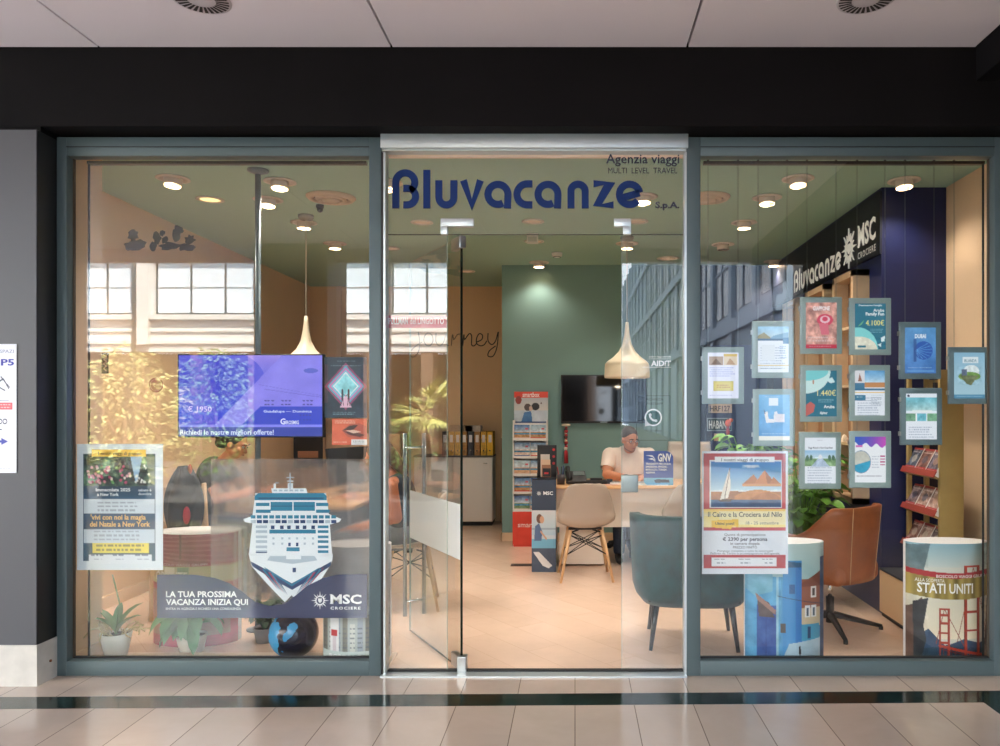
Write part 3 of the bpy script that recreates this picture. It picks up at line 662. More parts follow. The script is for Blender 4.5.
# red strip, round chat sticker and small certificates on the side panes
p = Pic(100, 22, (188, 34, 48)); p.put(p.U > .58, (224, 150, 160), .35)  # right part painted paler: the wash of a reflection put into the print
poster('red_notice_strip', 'narrow red strip with white lettering on the pane left of the door', 'notice', 385, 315.5, 447, 328, .008, p, [('PULLMAN', .06, .68, .5, .31, (250, 244, 244), .015, 'L'), ('del', .40, .68, .5, .1, (250, 244, 244), 0, 'L'), ('LINGOTTO', .53, .68, .5, .42, (250, 236, 238), .01, 'L')])
WG = mat('chat_green', (24, 84, 68), .45)
t = thing('chat_sticker', 'round green and white telephone chat sticker on the pane right of the door', 'sticker', gpos(653.3, 417.5, .007))
def disc(r, n=36, cx=0, cz=0): return [(cx + r * math.cos(2 * math.pi * i / n), cz + r * math.sin(2 * math.pi * i / n)) for i in range(n)]
mb = MB(); mb.prism(disc(8.7 * gk), 0, .0004, wv); mb.prism([(-8.2 * gk, -9 * gk), (-8.4 * gk, -2 * gk), (-3 * gk, -8 * gk)][::-1], 0, .0004, wv); mb.build('rim', t)
mb = MB(); mb.prism(disc(7.2 * gk), -.0006, 0, WG); mb.build('disc', t)
mb = MB(); mb.strokes([[(x * 1, z) for x, z in arc(2.2, 2.2, 5.0, 175, 275, 12)]], 2.0, -.5 * gk, -.2 * gk, gk, wv, -.0012, .0005); mb.prism(disc(1.5 * gk, 16, -3.0 * gk, 2.6 * gk), -.0012, -.0007, wv); mb.prism(disc(1.5 * gk, 16, 2.6 * gk, -3.2 * gk), -.0012, -.0007, wv); mb.build('handset', t)
dl = mat('dark_window_lettering', (30, 50, 50), .5)
mb = MB(); mb.text('VACANZA', 0, 17.0 * gk, 2.6 * gk, dl, 0, width=20 * gk, align='C'); mb.text('WHATSAPP', 0, 12.6 * gk, 2.6 * gk, dl, 0, width=19 * gk, align='C'); mb.text('WhatsApp', 0, -14 * gk, 2.6 * gk, dl, 0, width=16 * gk, align='C');
for a, b, c, d in ((-17, 17, 21.6, 22), (-17, 17, -23, -22.6), (-17, -16.6, -23, 22), (16.6, 17, -23, 22)): mb.box(a * gk, b * gk, 0, .0003, c * gk, d * gk, dl)
mb.build('lettering', t)
t = thing('association_sticker', 'small white association lettering high on the pane right of the door', 'sticker', gpos(660, 366, .007))
mb = MB(); mb.text('AIDiT', 1 * gk, 0, 5.6 * gk, wv, 0, width=20 * gk, bold=.03, align='C'); mb.box(-18 * gk, 11 * gk, 0, .0003, -1.5 * gk, -1.1 * gk, wv); mb.box(-12 * gk, 11 * gk, 0, .0003, 7 * gk, 7.3 * gk, wv); mb.text('tessera viaggi associata', 0, 8.6 * gk, 1.9 * gk, wv, 0, width=22 * gk, align='C'); mb.build('lettering', t)
# notice on the grey pillar
p = Pic(150, 240, (224, 227, 236)); p.rect(0, .453, .895, .51, (214, 96, 104)); p.dash(.45, .468, .86, 2, .02, (245, 220, 222), 3); p.dash(.3, .965, .97, 1, .012, (150, 155, 175), 2)
for q in (((.50, .30), (.66, .27), .02), ((.60, .255), (.72, .30), .018), ((.66, .27), (.80, .345), .018), ((.52, .33), (.70, .36), .016), ((.72, .30), (.82, .335), .014)): p.line(*q[0], *q[1], q[2], (70, 76, 92))
p.ell(.70, .60, .06, .022, (70, 76, 96)); p.ell(.70, .60, .042, .012, (224, 227, 236)); p.ell(.58, .60, .05, .022, (70, 76, 96)); p.ell(.58, .60, .034, .012, (224, 227, 236)); p.rect(.3, .745, .66, .765, (52, 62, 160)); p.poly([(.61, .728), (.78, .755), (.61, .782)], (52, 62, 160)); p.rect(.4, .66, .62, .666, (80, 80, 110)); p.rect(.3, .435, .8, .44, (180, 184, 200))
t = poster('parking_notice', 'white parking notice with blue arrow and red bar on the grey pillar', 'notice', -22, 344, 16.5, 473, -.214, p, [('SPAZI', .93, .07, .028, .36, (130, 136, 165), 0, 'R'), ('P5', .94, .165, .05, .34, (50, 60, 160), .03, 'R')])
#P3
# ------------------------------------------------------------------ hanging light pocket displays in the right window
CY = .08
wire_m = mat('thin_steel_wire', (120, 128, 128), .4, .6)
pk_m = mat('acrylic_frame_grey', (158, 180, 180), .3); pk_m2 = mat('acrylic_frame_slate', (112, 134, 142), .3)
def display(label, u0, v0, u1, v1, pic, texts=(), fm=None):
    x0, x1, z0, z1 = X_(u0, CY), X_(u1, CY), Z_(v1, CY), Z_(v0, CY); W, H = x1 - x0, z1 - z0
    t = thing('light_pocket_display', label, 'poster display', (x0, CY, z0), 0, 'backlit travel offers hung on cables in the right window')
    b = .031
    mb = MB(); bm = bmesh.new(); mb.box(0, W, -.004, .010, 0, H, fm or pk_m, bev=.0038); mb.build('acrylic_frame', t)
    mb = MB(); canvas(mb, pic, LITPRINT, flat(b, b, W - b, H - b, -.0052)); mb.build('backlit_sheet', t)
    if texts:
        mb = MB(); w2, h2 = W - 2 * b, H - 2 * b
        for (s, x, yb, h, w, c, bo, al) in texts: mb.text(s, b + x * w2, b + (1 - yb) * h2, h * h2, LITPRINT, -.0056, lin(c), width=w * w2, bold=bo, align=al)
        mb.build('lettering', t)
    mb = MB()
    for zz in (.2 * H, .8 * H): mb.box(-.006, .004, -.006, .012, zz - .012, zz + .012, steel_m)
    mb.build('cable_clip', t)
    return t
PW, PH = 64, 90
def white_sheet(top, seed, band=.36):
    p = Pic(PW, PH, (236, 242, 252)); p.dash(.08, band + .1, .9, 9, .055, (150, 165, 190), seed); return p
p = Pic(PW, PH, (232, 234, 252)); p.rect(.04, .08, .5, .27, (176, 150, 130)); p.poly([(.1, .26), (.27, .13), (.45, .26)], (120, 90, 70)); p.rect(.52, .03, .96, .08, (214, 178, 70)); p.rect(.52, .08, .96, .27, (226, 206, 176)); p.poly([(.6, .26), (.72, .12), (.9, .26)], (190, 150, 110)); p.dash(.05, .32, .9, 5, .045, (150, 160, 220), 3); p.rect(.18, .62, .84, .84, (206, 190, 84)); p.rect(.22, .65, .8, .81, (222, 206, 110)); p.dash(.3, .7, .72, 2, .05, (180, 110, 60), 5); p.dash(.05, .93, .95, 1, .03, (130, 135, 190), 6)
display('backlit sheet with pyramids and a yellow box, leftmost of the hanging displays', 702, 347, 744, 404, p)
p = white_sheet(0, 11); p.grad(0, .26, (150, 200, 232), (206, 224, 236)); p.noise(p.V < .26, 8, .14, 4); p.poly([(.0, .2), (.2, .13), (.45, .26), (0, .26)], (150, 140, 96)); p.poly([(.5, .2), (1, .12), (1, .26), (.4, .26)], (120, 164, 196)); p.rect(0, .26, 1, .31, (44, 92, 130)); p.rect(.82, .24, 1, .38, (40, 110, 160)); p.rect(.12, .4, .55, .75, (226, 232, 240)); p.rect(0, .84, 1, .865, (226, 204, 140)); p.dash(.7, .42, .95, 6, .05, (140, 170, 210), 5); p.dash(.06, .9, .96, 1, .04, (90, 110, 120), 7)
display('backlit price table sheet with a blue coast photo, left column upper', 752, 321, 794, 378, p)
p = Pic(PW, PH, (110, 176, 226)); p.grad(0, 1, (120, 186, 232), (80, 152, 214)); p.noise(p.all(), 5, .1, 6); p.rect(.32, .07, .62, .24, (232, 240, 250)); p.dash(.2, .04, .8, 1, .03, (200, 220, 240), 2); p.poly([(.18, .4), (.28, .36), (.32, .58), (.24, .62)], (240, 236, 232)); p.poly([(.5, .38), (.6, .36), (.62, .6), (.26, .62), (.26, .52), (.48, .54)], (236, 234, 240)); p.rect(.55, .42, .84, .6, (234, 228, 238)); p.noise((p.V > .34) & (p.V < .64), 16, .06, 3); p.line(.2, .42, .17, .34, .02, (60, 60, 80)); p.dash(.1, .85, .9, 1, .03, (220, 235, 250), 8); p.rect(0, .9, 1, 1, (240, 238, 228))
display('backlit sky blue sheet with white village arches, left column lower', 753, 389, 795, 446, p)
p = Pic(PW, PH, (206, 150, 140)); p.noise(p.all(), 12, .4, 12, (1, .8, .7)); p.ell(.62, .38, .26, .13, (214, 64, 96)); p.ell(.62, .37, .16, .08, (240, 200, 210)); p.ell(.62, .36, .09, .05, (214, 60, 96)); p.poly([(.42, .46), (.72, .46), (.76, .7), (.5, .7)], (220, 110, 130)); p.rect(0, .92, 1, 1, (196, 40, 72)); p.dash(.05, .75, .95, 3, .04, (245, 230, 230), 4); p.dash(.1, .95, .95, 1, .03, (250, 230, 235), 6)
display('backlit sheet with a pink parasol and white GIAPPONE title, middle column top', 800, 297, 842, 354, p, [('GIAPPONE', .5, .17, .09, .55, (250, 240, 244), .03, 'C')])
TEAL = (24, 112, 138)
p = Pic(PW, PH, TEAL); p.put(((p.U) / .8) ** 2 + ((p.V) / .5) ** 2 < 1, (206, 236, 236)); p.put(((p.U) / .72) ** 2 + ((p.V - .02) / .2) ** 2 < 1, (120, 208, 214)); p.ell(.24, .25, .03, .05, (190, 140, 110)); p.poly([(.0, .75), (.15, .68), (.3, .75), (.25, .9), (0, 1)], (196, 96, 90)); p.poly([(.65, .2), (.85, .15), (.95, .25), (.8, .28)], (210, 236, 240)); p.dash(.4, .62, .92, 3, .03, (200, 226, 232), 4)
display('backlit teal sheet with a yellow 1.440 price, middle column centre', 800, 365, 842, 422, p, [('1.440€', .97, .55, .13, .6, (244, 232, 150), .0, 'R'), ('Aruba', .93, .82, .07, .35, (245, 250, 250), .02, 'R'), ('Alpitour', .45, .95, .06, .25, (245, 250, 250), .02, 'L')])
p = white_sheet(0, 21, .55); p.dash(.4, .05, .6, 1, .03, (150, 150, 170), 2); p.grad(.28, .46, (150, 196, 232), (206, 224, 236)); p.grad(.46, .62, (120, 160, 110), (140, 176, 130)); p.poly([(.42, .46), (.58, .46), (.8, .63), (.2, .63)], (176, 196, 220)); p.noise((p.V > .42) & (p.V < .62), 18, .25, 5); p.ell(.5, .42, .06, .05, (235, 238, 245)); 
for x in (.08, .2, .8, .92): p.ell(x, .44, .05, .06, (70, 110, 90))
display('backlit white sheet with a tree lined canal photo, middle column bottom', 799, 432, 841, 489, p, [('Viaggi Monchi e Nord Scandinavi', .5, .24, .045, .8, (70, 80, 100), .01, 'C')])
p = Pic(PW, PH, TEAL); p.put(((p.U - .1) / .65) ** 2 + ((p.V - 1.02) / .5) ** 2 < 1, (130, 214, 216)); p.put(((p.U - .1) / .63) ** 2 + ((p.V - 1.02) / .3) ** 2 < 1, (228, 226, 208)); p.noise(p.V > .75, 18, .12, 4); p.rect(.08, .92, .35, .96, TEAL); p.poly([(.1, .5), (.3, .36), (.22, .46)], (120, 190, 130)); p.dash(.5, .56, .95, 3, .03, (190, 220, 226), 4); p.poly([(.84, .75), (.98, .7), (.96, .82), (.86, .84)], (220, 240, 242)); p.poly([(.74, .9), (.86, .86), (.84, .95)], (220, 240, 242))
display('backlit teal sheet with a yellow 4.100 price, right of the pink parasol sheet', 849, 298, 891, 355, p, [('Destinazione Famiglia', .5, .055, .035, .75, (240, 245, 245), .01, 'C'), ('Aruba', .95, .18, .07, .35, (245, 250, 250), .01, 'R'), ('Family Fun', .95, .26, .07, .6, (245, 250, 250), .02, 'R'), ('4.100€', .95, .48, .12, .6, (240, 232, 130), 0, 'R')])
p = white_sheet(0, 31, .5); p.grad(.0, .26, (90, 160, 214), (190, 220, 240)); p.rect(.33, .26, 1, .38, (196, 136, 84)); p.rect(0, 0, .32, .3, (226, 226, 232)); p.poly([(.1, .24), (.16, .06), (.24, .24)], (150, 96, 76)); p.rect(0, .28, .32, .40, (60, 120, 156)); p.rect(0, .40, 1, .44, (40, 110, 150)); p.rect(0, .48, 1, .50, (232, 200, 120)); p.rect(0, .54, .36, .67, (44, 120, 156)); p.dash(.05, .58, .3, 1, .04, (230, 240, 245), 2); p.dash(.55, .54, .95, 5, .05, (160, 176, 190), 4); p.noise((p.V < .26) & (p.U > .33), 10, .12, 3)
display('backlit sheet with a small camel photo and wide beach photo, centre right', 849, 365, 890, 421, p)
p = Pic(PW, PH, (242, 246, 252)); t_ = np.clip(p.U, 0, 1)[..., None]; g_ = np.array((24, 92, 200)) * (1 - t_) + np.array((206, 70, 190)) * t_; mk = p.V < .12 + .08 * np.sin(p.U * 9) ** 2 + .05 * p.U; p.a = np.where(mk[..., None], g_, p.a); p.ell(.2, .55, .32, .25, (120, 150, 180)); p.ell(.2, .55, .30, .235, (206, 206, 196)); p.put((((p.U - .2) / .3) ** 2 + ((p.V - .55) / .235) ** 2 < 1) & (p.V > .56 + .2 * (.3 - p.U)), (40, 160, 200)); p.noise(((p.U - .2) / .3) ** 2 + ((p.V - .55) / .235) ** 2 < 1, 12, .1, 3); p.rect(.02, .19, .24, .23, (214, 110, 190)); p.dash(.55, .42, .8, 5, .06, (170, 180, 200), 4)
for i in range(4): p.rect(.82, .41 + i * .063, .97, .44 + i * .063, (186, 70, 130))
p.dash(.06, .85, .9, 1, .04, (120, 125, 140), 8)
display('backlit white sheet with a blue to pink header and a round beach photo', 849, 431, 891, 488, p)
p = Pic(PW, PH, (70, 130, 200)); p.grad(0, 1, (96, 160, 214), (60, 116, 190)); p.noise(p.all(), 6, .12, 9); p.ell(.6, .50, .3, .2, (24, 84, 176)); 
for i in range(9): a = math.radians(-60 + i * 26); p.line(.33, .5, .6 + .28 * math.cos(a), .5 + .18 * math.sin(a), .016, (96, 160, 224))
p.put(abs(p.U - .32) < .05 * (abs(p.V - .5) < .25), (30, 70, 140), .7); p.dash(.1, .87, .9, 1, .03, (210, 228, 245), 3); p.rect(.05, .93, .95, .97, (120, 176, 224), .6)
display('backlit blue sheet with a round blue canopy and DUBAI title', 899, 322, 941, 379, p, [('DUBAI', .5, .23, .09, .36, (236, 244, 252), .03, 'C')], pk_m2)
p = white_sheet(0, 41, .62); p.grad(.08, .38, (96, 180, 200), (190, 224, 226)); p.noise((p.V > .08) & (p.V < .38), 9, .2, 11); p.ell(.08, .05, .04, .028, (40, 40, 80)); p.rect(0, .43, .31, .6, (110, 160, 130)); p.rect(.35, .43, .66, .6, (110, 190, 210)); p.rect(.69, .43, 1, .6, (120, 176, 140)); p.noise((p.V > .43) & (p.V < .6), 20, .2, 12); p.rect(.2, .37, .85, .41, (240, 245, 248))
display('backlit white sheet with a wide sea photo over three small photos', 900, 388, 942, 445, p, (), pk_m2)
p = Pic(PW, PH, (156, 196, 216)); p.grad(0, 1, (140, 186, 212), (172, 206, 220)); p.rect(.28, .1, .78, .23, (222, 234, 240)); p.ell(.56, .42, .26, .15, (226, 238, 242)); p.ell(.5, .52, .36, .1, (120, 160, 84)); p.poly([(.18, .5), (.8, .5), (.55, .72), (.4, .68)], (110, 120, 84)); p.rect(.25, .36, .42, .5, (96, 110, 140)); p.noise((abs(p.U - .5) < .4) & (abs(p.V - .5) < .2), 18, .16, 6); p.rect(0, .92, 1, 1, (70, 140, 176)); p.dash(.08, .945, .95, 1, .03, (220, 236, 244), 3)
display('backlit pale blue sheet with a green floating island, rightmost of the hanging displays', 948, 347, 990, 404, p, [('IRLANDA', .53, .21, .07, .4, (90, 140, 160), .01, 'C')], pk_m2)
WG_ = 'steel cables that carry the displays in the right window'
for u, vb_ in ((708, 403), (738, 403), (758, 445), (787, 445), (807, 488), (836, 488), (857, 487), (885, 487), (905, 444), (934, 444), (954, 403)):
    x = X_(u, CY + .014); o = MB().tube([(0, 0, Z_(vb_, CY)), (0, 0, 2.795)], .0011, wire_m, 6).build('hanging_cable', loc=(x, CY + .014, 0)); tag(o, 'thin vertical steel cable carrying displays in the right window', 'cable', WG_)
    MB().lathe([(.004, 0), (.006, .004), (.006, .02), (.003, .024)], black_m, n=10).build('cable_hook', o, loc=(0, 0, 2.775))
for side, xa, xb in (('left', X_(89, .1), X_(367, .1)), ('right', X_(703, .1), X_(983, .1))):
    mb = MB(); mb.box(xa, xb, CY, CY + .03, 2.772, 2.788, mat('dark_rail', (52, 48, 44), .4))
    o = mb.build('cable_rail'); tag(o, 'dark horizontal cable rail along the top of the %s window' % side, 'rail')
o = MB().tube([(X_(89, .09), .09, .012), (X_(89, .09), .09, 2.78)], .006, black_m, 8).build('end_rod'); tag(o, 'dark vertical rod at the left edge of the left window', 'rod')
o = MB().tube([(X_(983, .09), .09, .0), (X_(983, .09), .09, 2.78)], .006, black_m, 8).build('end_rod'); tag(o, 'dark vertical rod at the right edge of the right window', 'rod')
# ------------------------------------------------------------------ cylinder brochure totems
def totem(label, u0, u1, y, zt, pic, texts=(), depth=.12, rz=0.0, front=-1):
    xc = (X_(u0, y) + X_(u1, y)) / 2; W = (X_(u1, y) - X_(u0, y)) / 2
    t = thing('cardboard_totem', label, 'display stand', (xc, y, .0), rz)
    fn = lambda s, q: (-W * math.cos(math.pi * (.04 + .92 * s)), -depth * math.sin(math.pi * (.04 + .92 * s)), zt * (1 - q))
    fb = lambda s, q: (W * math.cos(math.pi * (.04 + .92 * s)), depth * math.sin(math.pi * (.04 + .92 * s)), zt * (1 - q))
    k_ = math.cos(math.pi * .04); fl_ = lambda s, q: (-W * k_ + 2 * W * k_ * s, -depth * math.sqrt(max(0, 1 - (k_ * (2 * s - 1)) ** 2)), zt * (1 - q))
    mb = MB(); canvas(mb, pic, PRINT, fl_); o = mb.build('printed_front', t)
    for q in o.data.polygons: q.use_smooth = True
    mb = MB(); mb.grid(lambda a, b: fb(a, b), 24, 1, paper_m)
    for s in (-1, 1):
        pa, pb_ = fn(0 if s < 0 else 1, 1), fb(1 if s < 0 else 0, 1)
        mb.add([(pa[0], pa[1], 0), (pb_[0], pb_[1], 0), (pb_[0], pb_[1], zt), (pa[0], pa[1], zt)], [(0, 1, 2, 3)], paper_m)
    n = 24; ring = [(fn(i / n, 0)[0], fn(i / n, 0)[1], zt - .001) for i in range(n + 1)] + [(fb(i / n, 0)[0], fb(i / n, 0)[1], zt - .001) for i in range(n + 1)]
    mb.add(ring, [tuple(range(len(ring)))], paper_m); mb.build('body', t)
    if texts:
        mb = MB()
        for (s, x, yb, h, w, c, b, al) in texts:
            vs, fs, tw, hh = text_geo(s, b, 0, .0, 1.0); k = h * zt / hh; kx = w * 2 * W / tw; ox = {'L': 0, 'C': -.5, 'R': -1}[al] * tw * kx
            out = []
            for a, q, _ in vs:
                xx = -W + x * 2 * W + ox + a * kx; xx = max(-W * .985, min(W * .985, xx)); out.append((xx, -(depth + .002) * math.sqrt(max(0, 1 - (xx / W) ** 2)) - .002, (1 - yb) * zt + q * k))
            mb.add(out, fs, PRINT, False, lin(c))
        mb.build('lettering', t)
    return t
def gg():
    p = Pic(150, 190, (214, 210, 196)); p.grad(0, .2, (140, 178, 192), (196, 206, 200)); p.grad(.2, .8, (206, 208, 196), (236, 222, 196))
    p.poly([(0, .02), (.22, .0), (.12, .35), (0, .4)], (70, 96, 104), .8)
    p.poly([(.1, .78), (.2, .72), (.38, .86), (.6, .80), (.8, .84), (1, .8), (1, 1), (.1, 1)], (44, 74, 104)); p.poly([(.1, .9), (.4, .85), (.7, .9), (1, .88), (1, 1), (.1, 1)], (30, 62, 84)); p.noise(p.V > .75, 12, .06, 2)
    red = (176, 62, 44); dr_ = (120, 40, 36)
    for x, w, top, bot in ((.60, .21, .18, 1), (.31, .12, .54, .97)):
        for q in (x, x + w - w * .2): p.rect(q, top, q + w * .2, bot, red); p.rect(q, top, q + w * .06, bot, dr_)
        for f in (.0, .12, .28, .47, .66): p.rect(x, top + f * (bot - top), x + w, top + f * (bot - top) + .018, red)
    p.line(.32, .86, .92, .955, .028, red); p.line(.32, .885, .92, .985, .008, dr_)
    for i in range(12): x = .36 + i * .045; p.line(x, .865 + (x - .32) * .16, x, .93 + (x - .32) * .16, .006, dr_)
    for a, b, c, d in ((.37, .55, .60, .86), (.37, .55, .28, .84), (.72, .2, .52, .82), (.72, .2, .95, .86), (.8, .3, .9, .8)): p.line(a, b, c, d, .008, (150, 66, 50))
    p.poly([(0, .55), (.06, .52), (.14, .45), (.10, .8), (.06, 1), (0, 1)], (96, 70, 58)); p.poly([(.05, .5), (.20, .46), (.15, .7), (.18, .82), (.12, 1), (.06, 1)], (34, 40, 48)); p.noise(p.U < .2, 16, .12, 5)
    p.poly([(.93, .44), (1, .42), (1, 1), (.86, 1), (.9, .7)], (110, 76, 56)); p.noise(p.U > .87, 20, .2, 6)
    p.put((p.V > .215 + .03 * np.sin(np.pi * p.U)) & (p.V < .262 + .03 * np.sin(np.pi * p.U)), (172, 32, 44))
    bm_ = (p.V > .262 + .03 * np.sin(np.pi * p.U)) & (p.V < .44 + .03 * np.sin(np.pi * p.U)) & (p.U < .92)
    p.put(bm_, (150, 130, 60)); st = (np.sin(p.U * 34) * .5 + np.sin(p.U * 57 + 1) * .5); p.a = np.clip(p.a + bm_[..., None] * st[..., None] * np.array((44, 40, 30)), 0, 255); p.put((p.V > .28) & (p.V < .46) & (p.U >= .92), (236, 176, 50))
    return p
totem('tall cardboard brochure totem printed with a red suspension bridge, inside the right window', 904, 987, .27, .665, gg(),
      [('BOSCOLO VIAGGI GRUPPI', .58, .285, .026, .6, (240, 230, 225), .02, 'C'), ('STATI UNITI', .40, .415, .085, .62, (245, 245, 240), .02, 'C'), ('ALLA SCOPERTA', .22, .325, .03, .3, (240, 236, 220), .01, 'C'), ('BOSCOLO', .6, 1.0, .042, .4, (240, 240, 240), .03, 'C')])
def blue_alley():
    p = Pic(140, 190, (70, 150, 205)); p.grad(0, .3, (186, 214, 214), (170, 206, 212)); p.rect(.42, .14, .66, 1, (56, 142, 206)); p.rect(.58, .2, .66, 1, (40, 120, 196)); p.poly([(.42, .14), (.66, .16), (.66, .2), (.42, .2)], (36, 90, 130))
    p.rect(.66, .30, .96, .62, (150, 92, 74)); p.poly([(.66, .33), (.96, .22), (.96, .36), (.66, .36)], (130, 76, 62)); p.rect(.66, .54, .95, .70, (206, 190, 160)); 
    for x in (.70, .79): p.rect(x, .52, x + .07, .62, (225, 230, 235)); p.rect(x + .02, .54, x + .05, .61, (70, 90, 110))
    p.rect(.78, .36, .86, .46, (225, 225, 225)); p.rect(.80, .38, .84, .44, (70, 60, 60))
    p.rect(.66, .68, .9, .82, (66, 160, 200)); p.rect(.74, .7, .78, .8, (24, 70, 120)); p.poly([(.5, .84), (.95, .80), (.95, 1), (.4, 1)], (176, 204, 220)); p.noise(p.V > .8, 12, .08, 2)
    p.poly([(0, .28), (.42, .28), (.38, 1), (0, 1)], (84, 160, 205)); p.poly([(.0, .1), (.3, .1), (.3, .4), (.1, .45), (0, .4)], (120, 180, 205)); p.rect(.12, .52, .34, 1, (48, 84, 158)); p.rect(.22, .55, .23, 1, (30, 60, 130)); p.rect(.34, .28, .37, 1, (150, 196, 216)); p.poly([(.12, .45), (.26, .50), (.32, .62), (.14, .62)], (90, 74, 72)); p.poly([(.1, .42), (.34, .56), (.33, .60), (.12, .48)], (160, 120, 110)); p.rect(.39, .67, .46, .75, (80, 72, 66)); p.rect(.5, .34, .57, .42, (30, 92, 150)); p.noise(p.U < .4, 14, .14, 4)
    p.rect(.92, .12, 1, 1, (60, 90, 130)); p.noise(p.U > .92, 16, .16, 5); p.line(.36, .44, .96, .52, .008, (30, 60, 90)); p.ell(.635, .875, .012, .016, (40, 40, 50)); p.rect(.622, .885, .65, .93, (40, 44, 56)); p.rect(.626, .93, .645, .985, (40, 44, 56)); return p
totem('tall cardboard brochure totem printed with a blue painted alley, beside the brown leather chair', 744, 823, .27, .665, blue_alley(), [('BOSCOLO', .6, 1.0, .042, .4, (235, 240, 245), .03, 'C')])
p = Pic(120, 150, (206, 196, 170)); p.rect(0, 0, 1, .26, (150, 60, 80)); 
for i in range(7): p.line(0, .04 + i * .03, 1, .0 + i * .05, .02, (186, 110, 120), .7)
p.rect(.44, .0, .47, .22, (110, 40, 56)); p.rect(0, .26, 1, .285, (160, 36, 60)); p.rect(0, .285, 1, .44, (190, 176, 130)); p.rect(.25, .29, .38, .42, (240, 232, 206)); p.rect(.42, .29, .55, .44, (120, 140, 110)); p.rect(0, .44, 1, 1, (176, 44, 70)); p.poly([(.05, .5), (.5, .48), (.95, .55), (.95, .9), (.05, .9)], (150, 90, 84)); p.noise(p.V > .44, 8, .15, 5)
totem('short magenta and gold brochure totem behind the navy slogan banner in the left window', 156, 240, .6, .672, p, [('BOSCOLO VIAGGI GRUPPI', .45, .28, .022, .6, (230, 190, 196), .02, 'C'), ('ORIENTE', .33, .42, .09, .42, (240, 232, 214), .02, 'C')], depth=.17)
p = Pic(120, 150, (206, 210, 208)); p.grad(0, .5, (214, 220, 224), (190, 196, 196)); p.noise(p.all(), 9, .1, 8); p.rect(.0, .55, 1, 1, (170, 176, 172)); 
for i in range(9): x = .05 + i * .11; p.rect(x, .60 + .05 * math.sin(i * 2), x + .08, .9, ((120, 116, 104), (200, 200, 190), (150, 160, 170))[i % 3]); p.dash(x, .68, x + .08, 5, .04, (90, 96, 104), i)
p.rect(.18, .6, .32, .95, (232, 230, 230)); p.rect(.22, .72, .28, .95, (214, 200, 205)); p.rect(.2, .7, .3, .755, (196, 40, 46)); p.put(p.V > .88, (200, 212, 208))
totem('white and grey brochure totem with a city scene, right of the dark globe', 324, 391, .24, .655, p, [('BOSCOLO', .42, .945, .04, .5, (250, 250, 250), .03, 'C')], depth=.14)
# low cream cabinet by the right wall and brochure rack standing on it
t = thing('low_cabinet', 'low cream cabinet with dark plinth along the right wall under the brochure rack', 'cabinet', (2.10, .5, 0))
MB().box(0, .47, 0, .66, .03, .315, mat('cabinet_cream', (232, 196, 150), .5), bev=.004).build('body', t); MB().box(.012, .46, .01, .65, 0, .03, black_m).build('plinth', t); MB().box(-.004, .472, -.004, .664, .315, .327, mat('cabinet_top_dark', (60, 62, 70), .4)).build('top', t)
t = thing('brochure_rack', 'golden oak brochure rack with three tilted trays by the right wall', 'rack', (2.285, 1.165, .327), R(-90))
RW = .50
MB().box(0, .03, 0, .03, 0, 1.34, gold_m, bev=.003).box(0, .03, .12, .15, 0, 1.34, gold_m, bev=.003).box(0, .03, .03, .12, 1.30, 1.34, gold_m).box(0, .03, .03, .12, .0, .04, gold_m).build('side_frame', t); MB().box(RW - .03, RW, 0, .15, 0, 1.34, gold_m, bev=.003).build('side_frame', t)
MB().box(.03, RW - .03, 0, .15, 1.30, 1.335, gold_m).build('top_shelf', t); MB().box(.03, RW - .03, .135, .148, 1.12, 1.29, gold_m).build('back_rail', t); MB().box(.12, .38, .13, .134, 1.14, 1.27, mat('rack_dark_back', (60, 52, 70), .6)).build('name_board', t)
rs = random.Random(9); k = 0; RM = Matrix.Translation((2.285, 1.165, .327)) @ Matrix.Rotation(R(-90), 4, 'Z')
for i, zb_ in enumerate((.985, .738, .49)):
    TM = Matrix.Translation((0, .0, zb_ - .327)) @ Matrix.Rotation(R(-28), 4, 'X')
    mb = MB(); mb.T = TM; mb.box(.03, RW - .03, .0, .010, 0, .19, gold_m); mb.box(.0, RW, -.036, 0, -.010, 0, gold_m); mb.box(.0, RW, -.042, -.036, -.012, .03, mat('tray_lip_red', (150, 60, 50), .4)); mb.build('tray', t)
    for j in range(3):
        c1 = rs.choice([(120, 100, 104), (96, 88, 104), (150, 110, 100), (84, 96, 116), (160, 130, 120)]); p = Pic(36, 44, c1); p.noise(p.all(), 7, .5, 30 + k); p.rect(0, .0, 1, .07, (160, 50, 50)); p.rect(0, .76, 1, .92, (176, 52, 56)); p.dash(.1, .14, .9, 1, .12, (235, 225, 220), k); p.dash(.1, .80, .9, 1, .07, (240, 225, 220), k + 4); p.ell(.5, .45, .22, .16, rs.choice([(190, 150, 130), (70, 70, 90), (206, 196, 180)]), .7); p.rect(.96, 0, 1, 1, (220, 214, 208))
        mb = MB(); mb.T = RM @ TM; x_ = .015 + j * .158
        mb.box(x_, x_ + .152, -.030, -.001, .001, .178, paper_m, col=(.8, .8, .8)); canvas(mb, p, PRINT, flat(x_, .001, x_ + .152, .178, -.0306))
        tag(mb.build('brochure'), 'glossy travel brochure, %s in the %s tray of the golden oak rack' % (('deepest one', 'middle one', 'one nearest the glass')[j], ('top', 'middle', 'bottom')[i]), 'brochure', 'brochures in the golden oak rack'); k += 1
